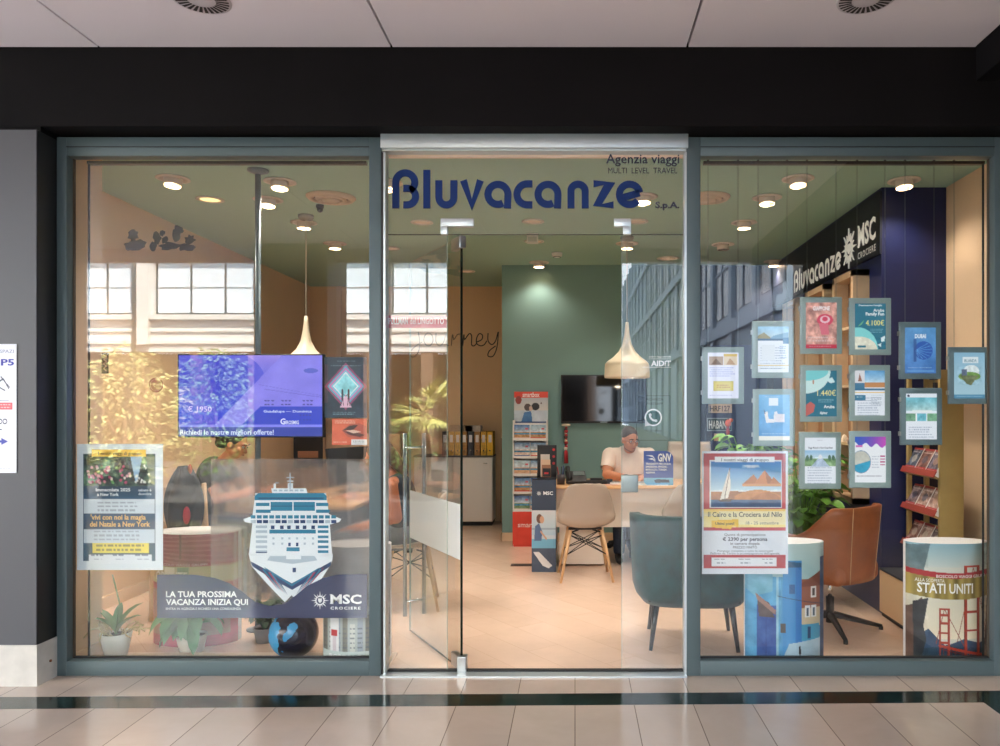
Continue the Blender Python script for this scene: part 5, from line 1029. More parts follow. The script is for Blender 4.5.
tag(MB().box(0, .11, 0, .004, 0, .08, mat('note_tan', (206, 170, 140), .5), bev=.0015).build('small_note', loc=(X_(714, by), by, Z_(441, by))), 'small blank tan card below the green plate on the navy wall', 'card')
t = thing('parrot_ornament', 'orange and red bird ornament hanging over the corner of the green plate', 'ornament', (X_(728, by - .04), by - .05, Z_(423, by)))
MB().sphere((0, 0, 0), .034, mat('bird_orange', (232, 96, 36), .5), (1, .6, 1.2)).sphere((.03, 0, .03), .022, MATS['bird_orange']).build('body', t); MB().tube([(0, 0, -.02), (-.005, 0, -.1), (.0, 0, -.14)], [.012, .022, .006], mat('bird_red', (190, 40, 34), .5)).build('tail', t); MB().tube([(0, 0, .03), (0, 0, .14)], .002, black_m, 6).build('cord', t)
# ------------------------------------------------------------------ chairs (local frame: sitter faces +y, back toward -y)
shell_m = mat('taupe_shell', (176, 162, 148), .45); beech_m = mat('beech_legs', (204, 164, 120), .45, noise=.1, nscale=12)
def eames(label, x, y, rz, group='taupe shell chairs with beech legs'):
    t = thing('shell_chair', label, 'chair', (x, y, 0), rz, group)
    prof = [(.20, .435, .20, .02), (.12, .43, .225, .03), (.0, .425, .235, .04), (-.10, .43, .24, .055), (-.165, .455, .24, .07), (-.20, .51, .24, .08), (-.215, .58, .235, .07), (-.235, .66, .215, .055), (-.255, .74, .185, .04), (-.27, .80, .15, .03), (-.272, .815, .10, .02)]
    def f(a, b):
        k = b * (len(prof) - 1); i = min(int(k), len(prof) - 2); q = k - i; P = [prof[i][j] * (1 - q) + prof[i + 1][j] * q for j in range(4)]
        s = a * 2 - 1; up = P[3] * abs(s) ** 3; back = min(1, max(0, (P[1] - .43) / .15))
        return (s * P[2], P[0] + up * 1.3 * back, P[1] + up * (1 - back) * 1.2)
    MB().grid(f, 16, 24, shell_m).build('seat_shell', t, solid=.010, solidoff=-1)
    mb = MB()
    for sx in (-1, 1):
        for s2 in (-1, 1): MB().tube([(sx * .13, s2 * .12 - .01, .42), (sx * .215, s2 * .21, .0)], [.016, .010], beech_m, 12).build('leg', t)
    mb.box(-.14, .14, -.03, .01, .405, .42, black_m)
    q = lambda sx, s2, h: (sx * (.13 + .085 * (1 - h / .42)), s2 * (.12 + .09 * (1 - h / .42)) - .01, h)
    for a, b in (((-1, -1), (1, 1)), ((1, -1), (-1, 1)), ((-1, -1), (1, -1)), ((-1, 1), (1, 1))):
        mb.tube([q(a[0], a[1], .22), q(b[0], b[1], .38)], .004, black_m, 6); mb.tube([q(b[0], b[1], .22), q(a[0], a[1], .38)], .004, black_m, 6)
    for a in ((-1, -1), (1, -1), (-1, 1), (1, 1)): mb.tube([q(a[0], a[1], .40), (a[0] * .06, a[1] * .06, .41)], .006, black_m, 6)
    mb.build('wire_brace', t); return t
eames('taupe shell chair pulled up to the desk, facing the man', X_(585, 2.32), 2.35, R(4)); eames('taupe shell chair behind the green velvet armchair, at the desk', X_(680, 2.3), 2.35, R(22))
eames('taupe shell chair under the customer beside the left sidelight', X_(405, 1.3), 1.42, R(100))
# green velvet armchair
vel = mat('green_velvet', (12, 58, 56), .7, noise=.45, nscale=12, sheen=.12)
t = thing('velvet_armchair', 'dark green velvet armchair with tapered black legs just inside the door', 'armchair', (X_(692, .55), .58, 0), R(-4))
def vf(rx, ry, hb, ht, inset, z0):
    def f(a, b):
        th = R(-205 + 230 * a) + 0; c, s_ = math.cos(th), math.sin(th)
        arm = max(0, s_ + .15); top = hb - (hb - ht) * min(1, arm * 1.5) ** 1.2
        z = z0 + (top - z0) * b; w = 1 - .07 * (1 - b) ** 1.2 - .13 * max(0, 1 - b * 6) ** 2 - inset
        e = 3.2; cc = math.copysign(abs(c) ** (2 / e), c); ss = math.copysign(abs(s_) ** (2 / e), s_)
        return (rx * cc * w, ry * ss * w, z)
    return f
mb = MB(); mb.grid(vf(.325, .30, .80, .66, 0, .30), 44, 12, vel); mb.build('backrest', t, solid=.055, solidoff=-1 if False else 1, subsurf=0)
mb = MB(); bm = bmesh.new(); bmesh.ops.create_cube(bm, size=1)
for v in bm.verts: v.co = Vector((v.co.x * .54, v.co.y * .52 + .02, .37 + v.co.z * .15))
bmesh.ops.bevel(bm, geom=bm.edges[:], offset=.05, segments=5, affect='EDGES', profile=.5); mb.bm(bm, vel, True); mb.build('seat', t)
mb = MB(); mb.box(-.27, .27, -.24, .24, .285, .31, black_m, bev=.01); mb.build('seat_base', t)
legm = mat('black_lacquer_leg', (24, 28, 30), .3)
for sx in (-1, 1):
    for s2 in (-1, 1): MB().tube([(sx * .215, s2 * .19, .30), (sx * .255, s2 * .225, 0)], [.021, .011], legm, 14).build('leg', t)
# brown leather swivel chair
lea = mat('cognac_leather', (150, 84, 46), .38, noise=.16, nscale=10, bump=.1)
t = thing('leather_chair', 'cognac leather swivel chair with black star base in the right window', 'armchair', (X_(832, .78), .82, 0), R(38))
def lf_(a, b):
    th = -math.pi * (.5) + (a - .5) * R(236); c, s_ = math.cos(th), math.sin(th)
    k = abs(a - .5) * 2; flat_ = 2.8; cc = math.copysign(abs(c) ** (2 / flat_), c); ss = math.copysign(abs(s_) ** (2 / flat_), s_)
    top = .815 if k < .46 else .815 - .19 * min(1, (k - .46) / .35) ** 1.3
    flare = .84 + .16 * b; z = .345 + (top - .345) * b
    return (.265 * cc * flare, (.25 * ss * flare if ss < 0 else .25 * ss), z)
mb = MB(); mb.grid(lf_, 48, 12, lea); mb.build('back_shell', t, solid=.035, solidoff=1)
mb = MB(); bm = bmesh.new(); bmesh.ops.create_cube(bm, size=1)
for v in bm.verts: v.co = Vector((v.co.x * .46, v.co.y * .50 + .03, .395 + v.co.z * .13))
bmesh.ops.bevel(bm, geom=bm.edges[:], offset=.045, segments=5, affect='EDGES', profile=.5); mb.bm(bm, lea, True); mb.build('seat', t)
st = mat('pale_stitch', (206, 170, 130), .6)
for a in (.40, .60): MB().tube([tuple(Vector(lf_(a, b / 10)) + Vector((0, -.002, 0)) + (Vector(lf_(a, b / 10)) - Vector((0, 0, lf_(a, b / 10)[2]))).normalized() * .0365) for b in range(11)], .0022, st, 6).build('stitched_seam', t)
MB().tube([(0, 0, .33), (0, 0, .20)], .014, chrome_m, 16).build('gas_column', t); MB().tube([(0, 0, .21), (0, 0, .045)], .026, black_m, 16).build('column_sleeve', t)
for i in range(4):
    a = R(50 + 90 * i); c, s_ = math.cos(a), math.sin(a); MB().tube([(0, 0, .095), (.05 * c, .05 * s_, .09), (.33 * c, .33 * s_, .022)], [.026, .022, .012], black_m, 10).lathe([(.001, 0), (.014, 0), (.014, .02)], black_m, (.325 * c, .325 * s_, 0), 12).build('leg', t)
# white office chair behind the desk, right
t = thing('office_chair', 'pale high-back office chair behind the desk on the right', 'office chair', (X_(686, 3.8), 3.72, 0), R(168)); oc = mat('office_pale_leather', (222, 206, 190), .45)
mb = MB(); mb.grid(lambda a, b: ((a * 2 - 1) * (.25 - .04 * b * b), -.25 - .08 * b + .04 * (a * 2 - 1) ** 2 + .008 * math.sin(b * 20), .45 + .62 * b), 12, 24, oc); mb.build('backrest', t, solid=.06)
mb = MB(); bm = bmesh.new(); bmesh.ops.create_cube(bm, size=1)
for v in bm.verts: v.co = Vector((v.co.x * .5, v.co.y * .5, .46 + v.co.z * .1))
bmesh.ops.bevel(bm, geom=bm.edges[:], offset=.035, segments=4, affect='EDGES'); mb.bm(bm, oc, True); mb.build('seat', t)
def star_base(t, z=.42):
    MB().tube([(0, 0, z), (0, 0, .08)], .025, black_m, 14).build('gas_column', t)
    for i in range(5):
        a = R(20 + 72 * i); c, s_ = math.cos(a), math.sin(a); l = MB().tube([(0, 0, .11), (.28 * c, .28 * s_, .065)], [.026, .014], black_m, 10).build('leg', t); MB().tube([(.28 * c - .012 * s_, .28 * s_ + .012 * c, .03), (.28 * c + .012 * s_, .28 * s_ - .012 * c, .03)], .03, black_m, 16).build('caster', l)
star_base(t)
t = thing('task_chair', 'black task chair the seated man sits on behind the desk', 'office chair', (X_(628, 3.45), 3.48, 0), R(180)); bf = mat('black_fabric', (30, 30, 34), .8)
mb = MB(); bm = bmesh.new(); bmesh.ops.create_cube(bm, size=1)
for v in bm.verts: v.co = Vector((v.co.x * .48, v.co.y * .46, .44 + v.co.z * .09))
bmesh.ops.bevel(bm, geom=bm.edges[:], offset=.035, segments=4, affect='EDGES'); mb.bm(bm, bf, True); mb.build('seat', t)
mb = MB(); mb.grid(lambda a, b: ((a * 2 - 1) * .2, -.26 - .02 * b, .50 + .36 * b), 8, 8, bf); mb.build('backrest', t, solid=.05); star_base(t, .40)
# ------------------------------------------------------------------ people
skin = mat('skin_warm', (206, 140, 108), .5, noise=.05, nscale=20); skin2 = mat('skin_tan', (190, 118, 84), .5, noise=.05, nscale=20)
hair_g = mat('greying_dark_hair', (70, 62, 60), .7, noise=.3, nscale=60); hair_d = mat('dark_hair', (34, 26, 24), .6, noise=.2, nscale=40); hair_b = mat('brown_hair', (92, 60, 40), .6, noise=.25, nscale=40)
def head_parts(c, M):
    """head of 0.235 m: skull, jaw, nose, ears, brow, lips; M turns it. +y local = face direction"""
    P = lambda x, y, z: tuple(Vector(c) + M.to_3x3() @ Vector((x, y, z)))
    return [('e', P(0, -.008, .025), (.074, .092, .092), M), ('e', P(0, .020, -.035), (.058, .070, .075), M), ('e', P(0, .045, -.072), (.032, .036, .034), M), ('c', P(0, .085, .01), .009, P(0, .105, -.024), .014),
            ('e', P(0, .078, .03), (.052, .016, .012), M), ('e', P(.076, -.005, -.005), (.010, .02, .03), M), ('e', P(-.076, -.005, -.005), (.010, .02, .03), M), ('e', P(0, .088, -.052), (.024, .010, .007), M), ('e', P(.036, .062, -.02), (.026, .022, .026), M), ('e', P(-.036, .062, -.02), (.026, .022, .026), M)]
def face_bits(c, M, parent, beard=None, eyes=True):
    P = lambda x, y, z: tuple(Vector(c) + M.to_3x3() @ Vector((x, y, z)))
    mb = MB(); 
    for s in (-1, 1): mb.sphere(P(s * .03, .083, .010), .011, mat('eye_white', (225, 218, 210), .3), n=12); mb.sphere(P(s * .03, .091, .009), .006, mat('eye_dark', (40, 30, 26), .3), n=10)
    mb.build('eyes', parent)
    mb = MB()
    for s in (-1, 1): mb.tube([P(s * .014, .099, .032), P(s * .032, .098, .037), P(s * .05, .086, .032)], [.004, .005, .003], hair_d, 8)
    mb.build('eyebrows', parent)
    MB().tube([P(-.022, .092, -.052), P(0, .101, -.054), P(.022, .092, -.052)], [.003, .0045, .003], mat('lips', (168, 92, 84), .5), 8).build('mouth', parent)
def hand_parts(w, d, curl=.4, side=1, up=Vector((0, 0, 1))):
    """palm + four fingers + thumb from wrist w along d"""
    w, d = Vector(w), Vector(d).normalized(); s = d.cross(up).normalized() * side; n = s.cross(d).normalized() * side
    o = [('c', tuple(w), .024, tuple(w + d * .04), .030), ('c', tuple(w + d * .04 - s * .018), .016, tuple(w + d * .085 - s * .022), .014), ('c', tuple(w + d * .04 + s * .018), .016, tuple(w + d * .085 + s * .022), .014)]
    for i, L in enumerate((.066, .075, .070, .055)):
        b = w + d * .09 + s * (.030 - .020 * i); m_ = b + d * L * .5; e = m_ + (d * math.cos(curl) - up * math.sin(curl)) * L * .5
        o += [('c', tuple(b), .0085, tuple(m_), .008), ('c', tuple(m_), .008, tuple(e), .0065)]
    b = w + d * .03 + s * .028; m_ = b + (d * .6 + s * .8).normalized() * .035; e = m_ + (d * .9 + s * .3 - up * .2).normalized() * .03
    o += [('c', tuple(b), .013, tuple(m_), .010), ('c', tuple(m_), .010, tuple(e), .008)]
    return o
# man behind the desk; local origin on the floor under the pelvis, he faces -y
mx, my = X_(629, 3.45), 3.45
t = thing('person', 'man in a pale t-shirt with short dark hair sitting behind the desk', 'person', (mx, my, 0))
HM = Matrix.Rotation(R(180 + 24), 4, 'Z') @ Matrix.Rotation(R(-14), 4, 'X')
hc = (0.0, -.10, 1.115)
shL, shR = (-.19, -.03, .965), (.19, -.03, .965)
elL, wrL = (-.225, -.20, .79), (-.045, -.44, .778); elR, wrR = (.23, -.20, .79), (.09, -.42, .778)
body = head_parts(hc, HM) + [('c', (0, -.02, .95), .060, (0, -.075, 1.05), .055), ('e', (0, 0, .86), (.175, .115, .20)), ('e', (0, .0, .66), (.17, .13, .18)), ('e', (0, .02, .52), (.18, .14, .10)),
    ('c', shL, .062, elL, .046), ('c', elL, .046, wrL, .028), ('c', shR, .062, elR, .046), ('c', elR, .046, wrR, .028), ('c', (-.14, -.01, .96), .056, (.14, -.01, .96), .056),
    ('c', (-.1, 0, .50), .085, (-.12, -.42, .50), .06), ('c', (.1, 0, .50), .085, (.12, -.42, .50), .06), ('c', (-.12, -.42, .49), .058, (-.12, -.40, .08), .04), ('c', (.12, -.42, .49), .058, (.12, -.40, .08), .04)]
body += hand_parts(wrL, (.5, -.8, -.05), .5, 1) + hand_parts(wrR, (-.35, -.9, -.05), .5, -1)
blob('body', body, skin, t, .006)
tee = mat('pale_tshirt', (238, 220, 208), .8, noise=.04, nscale=12)
blob('tshirt', [('e', (0, 0, .86), (.192, .130, .21)), ('e', (0, .0, .68), (.19, .148, .19)), ('c', (-.15, -.01, .965), .075, (.15, -.01, .965), .075), ('c', shL, .078, (-.218, -.13, .855), .068), ('c', shR, .078, (.222, -.13, .855), .068)], tee, t, .008, cut=[((-.222, -.142, .845), (-.2, -.55, -.8)), ((.222, -.142, .845), (.2, -.55, -.8)), ((0, 0, .56), (0, 0, -1))])
jeans = mat('dark_jeans', (44, 54, 74), .8)
blob('trousers', [('e', (0, .02, .53), (.195, .155, .11)), ('c', (-.1, 0, .50), .095, (-.12, -.42, .50), .07), ('c', (.1, 0, .50), .095, (.12, -.42, .50), .07), ('c', (-.12, -.42, .49), .068, (-.12, -.40, .1), .055), ('c', (.12, -.42, .49), .068, (.12, -.40, .1), .055)], jeans, t, .01)
for s in (-1, 1): blob('shoe', [('c', (s * .12, -.39, .045), .042, (s * .125, -.56, .035), .033)], black_m, t, .008)
P = lambda x, y, z: tuple(Vector(hc) + HM.to_3x3() @ Vector((x, y, z)))
blob('hair', [('e', P(0, -.022, .048), (.080, .094, .084), HM)], hair_g, t, .006, cut=[(P(0, .058, .06), HM.to_3x3() @ Vector((0, 1, -.35))), (P(0, 0, -.0), HM.to_3x3() @ Vector((0, .35, -1)))])
blob('beard', [('e', P(0, .018, -.055), (.060, .072, .050), HM), ('e', P(0, .05, -.075), (.033, .037, .033), HM)], mat('stubble', (140, 100, 84), .8), t, .006, cut=[(P(0, 0, -.052), HM.to_3x3() @ Vector((0, .5, 1)))])
face_bits(hc, HM, t)
mb = MB(); g = mat('glasses_wire', (60, 50, 50), .3)
for s in (-1, 1): mb.tube([P(s * .032 + .022 * math.cos(2 * math.pi * i / 12), .103, .008 + .016 * math.sin(2 * math.pi * i / 12)) for i in range(13)], .0016, g, 6); mb.tube([P(s * .054, .1, .01), P(s * .078, .0, .008)], .0016, g, 6)
mb.build('glasses', t)
d_ = (Vector(wrL) - Vector(elL)).normalized(); MB().tube([tuple(Vector(wrL) - d_ * .035), tuple(Vector(wrL) - d_ * .005)], .032, black_m, 18).build('wristwatch', t)
# woman on the left, in black, facing right
wx, wy = X_(222, 1.9), 1.9
t = thing('person', 'woman in a dark top with dark tied hair bending over the left desk', 'person', (wx, wy, 0))
HW = Matrix.Rotation(R(-90), 4, 'Z') @ Matrix.Rotation(R(-24), 4, 'X'); hc = (.10, 0, 1.145)
body = head_parts(hc, HW) + [('c', (-.02, 0, .98), .05, (.07, 0, 1.07), .046), ('e', (-.06, 0, .86), (.11, .15, .17)), ('e', (-.10, 0, .68), (.11, .15, .16)), ('e', (-.12, 0, .54), (.14, .18, .11)),
    ('c', (-.04, -.16, .95), .052, (.06, -.20, .74), .040), ('c', (.06, -.20, .74), .038, (.30, -.14, .775), .024), ('c', (-.04, .16, .95), .052, (.10, .20, .76), .040), ('c', (.10, .20, .76), .038, (.32, .10, .775), .024), ('c', (-.05, -.11, .96), .055, (-.05, .11, .96), .055),
    ('c', (-.1, -.1, .52), .085, (.30, -.12, .50), .06), ('c', (-.1, .1, .52), .085, (.30, .12, .50), .06), ('c', (.30, -.12, .5), .056, (.26, -.12, .08), .038), ('c', (.30, .12, .5), .056, (.26, .12, .08), .038)]
body += hand_parts((.30, -.14, .778), (1, .15, 0), .4, 1) + hand_parts((.32, .10, .778), (1, -.1, 0), .4, -1)
blob('body', body, skin, t, .007)
blk = mat('black_top', (26, 28, 32), .8)
blob('top', [('e', (-.065, 0, .86), (.125, .168, .19)), ('e', (-.11, 0, .68), (.125, .165, .18)), ('c', (-.05, -.13, .955), .066, (-.05, .13, .955), .066), ('c', (-.04, -.16, .95), .064, (.0, -.185, .86), .056), ('c', (-.04, .16, .95), .064, (.02, .185, .87), .056)], blk, t, .009)
blob('trousers', [('e', (-.12, 0, .54), (.15, .19, .12)), ('c', (-.1, -.1, .52), .095, (.30, -.12, .50), .07), ('c', (-.1, .1, .52), .095, (.30, .12, .50), .07), ('c', (.30, -.12, .5), .066, (.26, -.12, .1), .05), ('c', (.30, .12, .5), .066, (.26, .12, .1), .05)], jeans, t, .01)
for s in (-1, 1): blob('shoe', [('c', (.25, s * .12, .045), .04, (.42, s * .12, .033), .03)], black_m, t, .009)
P = lambda x, y, z: tuple(Vector(hc) + HW.to_3x3() @ Vector((x, y, z)))
blob('hair', [('e', P(0, -.025, .04), (.086, .098, .096), HW), ('e', P(0, -.13, .03), (.052, .05, .055), HW), ('c', P(0, -.06, 0), .06, P(0, -.10, -.03), .05)], hair_d, t, .007, cut=[(P(0, .052, .05), HW.to_3x3() @ Vector((0, 1, -.45)))])
face_bits(hc, HW, t)
eames('taupe shell chair under the woman in the dark top', wx - .08, wy, R(-90))
# customer on the right of that desk, facing left
wx, wy = X_(397, 1.42), 1.42
t = thing('person', 'seated customer with bare arm and dark sleeveless top, half behind the left mullion', 'person', (wx, wy, 0))
HC = Matrix.Rotation(R(90), 4, 'Z') @ Matrix.Rotation(R(-18), 4, 'X'); hc = (-.13, 0, 1.06)
body = head_parts(hc, HC) + [('c', (0, 0, .90), .05, (-.09, 0, .99), .046), ('e', (.01, 0, .79), (.105, .15, .17)), ('e', (.06, 0, .64), (.11, .15, .15)), ('e', (.08, 0, .52), (.13, .18, .11)),
    ('c', (-.01, -.17, .87), .056, (.04, -.21, .665), .046), ('c', (.04, -.21, .665), .043, (-.20, -.20, .60), .028), ('c', (-.01, .17, .87), .056, (-.08, .2, .70), .044), ('c', (-.08, .2, .70), .042, (-.33, .1, .775), .026), ('c', (0, -.11, .885), .055, (0, .11, .885), .055),
    ('c', (.05, -.1, .51), .088, (-.36, -.12, .50), .062), ('c', (.05, .1, .51), .088, (-.36, .12, .50), .062), ('c', (-.36, -.12, .5), .058, (-.33, -.12, .08), .04), ('c', (-.36, .12, .5), .058, (-.33, .12, .08), .04)]
body += hand_parts((-.20, -.20, .60), (-1, .1, -.1), .5, 1) + hand_parts((-.33, .10, .778), (-1, -.1, 0), .4, -1)
blob('body', body, skin2, t, .007)
blob('top', [('e', (.01, 0, .78), (.125, .168, .18)), ('e', (.06, 0, .64), (.135, .175, .17)), ('c', (0, -.10, .875), .064, (0, .10, .875), .064)], mat('dark_teal_top', (30, 44, 58), .8), t, .009)
blob('trousers', [('e', (.08, 0, .53), (.15, .19, .12)), ('c', (.05, -.1, .51), .098, (-.36, -.12, .50), .072), ('c', (.05, .1, .51), .098, (-.36, .12, .50), .072), ('c', (-.36, -.12, .5), .068, (-.33, -.12, .1), .05), ('c', (-.36, .12, .5), .068, (-.33, .12, .1), .05)], mat('grey_trousers', (110, 116, 130), .8), t, .01)
for s in (-1, 1): blob('shoe', [('c', (-.32, s * .12, .045), .04, (-.48, s * .12, .033), .03)], white_m, t, .009)
P = lambda x, y, z: tuple(Vector(hc) + HC.to_3x3() @ Vector((x, y, z)))
blob('hair', [('e', P(0, -.025, .04), (.086, .10, .096), HC), ('c', P(0, -.09, 0), .055, P(0, -.14, -.15), .03)], hair_b, t, .007, cut=[(P(0, .052, .05), HC.to_3x3() @ Vector((0, 1, -.45)))])
face_bits(hc, HC, t)
# desk between them, jacket on a chair
t = thing('consulting_desk', 'grey fronted desk between the woman and the customer on the left', 'desk', (-2.15, 1.2, 0)); gd = mat('desk_grey', (116, 124, 136), .5)
MB().box(0, .62, 0, 1.15, .72, .75, desk_top, bev=.004).build('desk_top', t); MB().box(.28, .31, .05, 1.1, .12, .72, gd).build('modesty_panel', t); MB().box(.03, .59, .02, .05, 0, .72, gd).build('leg', t); MB().box(.03, .59, 1.1, 1.13, 0, .72, gd).build('leg', t)
t = thing('monitor', 'dark tilted monitor on the left desk under the orange poster', 'monitor', (X_(349, 2.0), 2.08, .75), R(60)); mb = MB(); mb.T = Matrix.Rotation(R(-8), 4, 'X'); mb.box(-.22, .22, -.015, .015, .06, .36, black_m, bev=.004); mb.build('housing', t); MB().box(-.02, .02, -.0, .03, 0, .15, black_m).box(-.1, .1, -.08, .08, 0, .01, black_m).build('stand', t)
tag(MB().box(0, .10, 0, .10, 0, .16, mat('lime_box', (176, 176, 40), .5), bev=.004).box(.02, .08, -.002, 0, .04, .08, white_m).build('lime_folder_box', loc=(X_(360, 4.9), 4.95, Z_(458, 4.9))), '', '')
o = bpy.data.objects['lime_folder_box']; o.location = (X_(358, 5.2), 5.2, 1.12); o['label'] = 'lime green box on top of the cream cupboard row'; o['category'] = 'box'
t = thing('wooden_chair', 'wooden chair with a cream seat carrying the dark jacket on the left', 'chair', (X_(186, 1.2), 1.22, 0), R(12))
mb = MB()
for s in (-1, 1): MB().tube([(s * .18, -.18, 0), (s * .17, -.17, .46), (s * .16, -.22, .92)], .015, wood_m, 10).build('leg', t); MB().tube([(s * .18, .18, 0), (s * .17, .17, .45)], .015, wood_m, 10).build('leg', t)
MB().box(-.2, .2, -.19, .2, .44, .48, mat('seat_cream', (220, 190, 160), .6), bev=.012).build('seat', t); MB().box(-.16, .16, -.225, -.205, .80, .90, wood_m, bev=.005).box(-.16, .16, -.205, -.19, .62, .67, wood_m, bev=.004).build('backrest', t)
t = thing('jacket', 'dark jacket with a red tag hung over the wooden chair back on the left', 'jacket', (X_(184, .97), .97, .58)); jm = mat('jacket_dark', (30, 36, 40), .7, noise=.5, nscale=9)
mb = MB(); mb.grid(lambda a, b: ((.012 + .115 * math.sin(math.pi * min(1, b * .80 + .03)) ** .75) * math.cos(2 * math.pi * a) * (1 + .08 * math.sin(a * 40)), (.05 + .02 * math.sin(a * 25 + b * 6)) * math.sin(2 * math.pi * a), .46 * (1 - b)), 40, 20, jm); mb.build('cloth', t)
MB().sphere((.045, -.055, .14), .035, mat('tag_red', (190, 30, 50), .5), (.7, .35, 1.7)).build('red_tag', t); MB().sphere((.045, -.01, .44), .025, mat('hood_orange', (200, 90, 60), .6), (.6, .6, 1.4)).build('collar_tip', t)
# ------------------------------------------------------------------ window dressing: globe, plants
t = thing('inflatable_globe', 'dark navy globe with light blue continents on the left window floor', 'globe', (X_(292.5, .22), .24, .139))
def globe_mat():
    m = bpy.data.materials.new('globe_print'); m.use_nodes = True; nt = m.node_tree; b = nt.nodes['Principled BSDF']; N = nt.nodes.new; L = nt.links.new
    tc = N('ShaderNodeTexCoord'); n = N('ShaderNodeTexNoise'); n.inputs['Scale'].default_value = 6; n.inputs['Detail'].default_value = 6; L(tc.outputs['Object'], n.inputs['Vector'])
    sx = N('ShaderNodeSeparateXYZ'); L(tc.outputs['Object'], sx.inputs[0]); m1 = N('ShaderNodeMath'); m1.operation = 'MULTIPLY_ADD'; L(sx.outputs['X'], m1.inputs[0]); m1.inputs[1].default_value = -1.6; L(n.outputs['Fac'], m1.inputs[2])
    cr = N('ShaderNodeValToRGB'); cr.color_ramp.interpolation = 'CONSTANT'; e = cr.color_ramp.elements; e[0].position = 0; e[0].color = (*lin((14, 18, 44)), 1); e[1].position = .54; e[1].color = (*lin((60, 150, 200)), 1)
    L(m1.outputs[0], cr.inputs[0]); L(cr.outputs[0], b.inputs['Base Color']); b.inputs['Roughness'].default_value = .15; return m
MB().sphere((0, 0, 0), .137, globe_mat(), n=40).build('ball', t); MB().lathe([(.001, 0), (.05, 0), (.05, .006), (.042, .008)], black_m, n=24).build('foot_ring', t, loc=(0, 0, -.139)); MB().sphere((.0, -.02, .137), .006, mat('valve', (90, 100, 130), .4)).build('valve', t)
lg = mat('leaf_green', (74, 120, 74), .42, noise=.22, nscale=6); lgb = mat('leaf_bright', (110, 160, 62), .42, noise=.22, nscale=6); lgd = mat('leaf_deep', (58, 98, 70), .4, noise=.2, nscale=6); soil = mat('potting_soil', (70, 50, 38), .9)
t = thing('potted_orchid', 'orchid with tangled roots in a white pot, leftmost in the left window', 'potted plant', (X_(116, .25), .25, .012))
MB().lathe([(.001, 0), (.058, 0), (.078, .10), (.084, .13), (.078, .13), (.074, .10)], mat('pot_white', (225, 226, 220), .4), n=36).build('pot', t); MB().lathe([(.001, .115), (.074, .115)], soil).build('soil', t)
rs = random.Random(12); mb = MB()
for i in range(18):
    a = rs.random() * 6.28; r = .03 + .04 * rs.random(); pts = [(r * math.cos(a), r * math.sin(a), .12)]
    for k in range(4): a += rs.uniform(-.9, .9); pts.append((pts[-1][0] + .035 * math.cos(a), pts[-1][1] + .035 * math.sin(a), .12 + .07 * math.sin((k + 1) / 4 * 3.1) * rs.random() + .012))
    mb.tube(pts, .004, mat('aerial_root', (196, 180, 140), .6), 6)
mb.build('aerial_roots', t)
mb = MB()
for a, l, w in ((100, .20, .05), (60, .22, .055), (-10, .2, .05), (200, .17, .045), (150, .22, .05)): leaf(mb, (0, 0, .12), (math.cos(R(a)) * .5, math.sin(R(a)) * .3, 1), l, w, 1.2, lg)
mb.build('leaves', t); MB().tube([(0, 0, .12), (.02, 0, .3), (-.02, 0, .46)], .004, lg, 8).build('flower_stem', t)
def bushy(name, label, x, y, z, potr, poth, n, L, W, h, spread, m, pm, seed, kind='potted plant', droop=1.5):
    t = thing(name, label, kind, (x, y, z)); rs = random.Random(seed)
    MB().lathe([(.001, 0), (potr * .75, 0), (potr, poth), (potr * .92, poth), (potr * .88, poth * .85)], pm, n=32).build('pot', t); MB().lathe([(.001, poth * .88), (potr * .9, poth * .88)], soil).build('soil', t)
    ml, ms = MB(), MB()
    for i in range(n):
        a = rs.random() * 6.28; r = spread * rs.random() ** .6; q = (r * math.cos(a), r * .8 * math.sin(a), poth + h * rs.uniform(.25, 1)); ms.tube([(q[0] * .15, q[1] * .15, poth * .85), (q[0] * .6, q[1] * .6, poth + (q[2] - poth) * .7), q], .0025, m, 5)
        leaf(ml, q, (math.cos(a), math.sin(a), rs.uniform(.1, .8)), L * rs.uniform(.7, 1.15), W * rs.uniform(.8, 1.1), droop, m, 5, .15, rs.uniform(-.5, .5))
    ms.build('stems', t); ml.build('leaves', t); return t
bushy('potted_plant', 'broad leaved green plant under the slogan banner in the left window', X_(190, .34), .36, .0, .085, .10, 20, .20, .085, .15, .09, lg, mat('pot_pale', (206, 196, 180), .5), 5, droop=2.2)
bushy('potted_plant', 'small bushy plant left of the dark globe', X_(262, .5), .55, 0, .07, .09, 60, .055, .038, .17, .09, lgd, mat('pot_grey', (110, 108, 112), .5), 6)
bushy('potted_plant', 'tall bright green leafy plant behind the brown leather chair', X_(800, 1.55), 1.55, 0, .16, .45, 150, .13, .085, .62, .27, lgb, mat('planter_dark', (50, 50, 56), .5), 8, droop=1.1)
bushy('potted_plant', 'bright green leafy plant behind the red bordered poster', X_(752, 2.2), 2.2, 0, .16, .62, 110, .13, .08, .58, .27, lgb, mat('planter_dark', (50, 50, 56), .5), 9, droop=1.2)
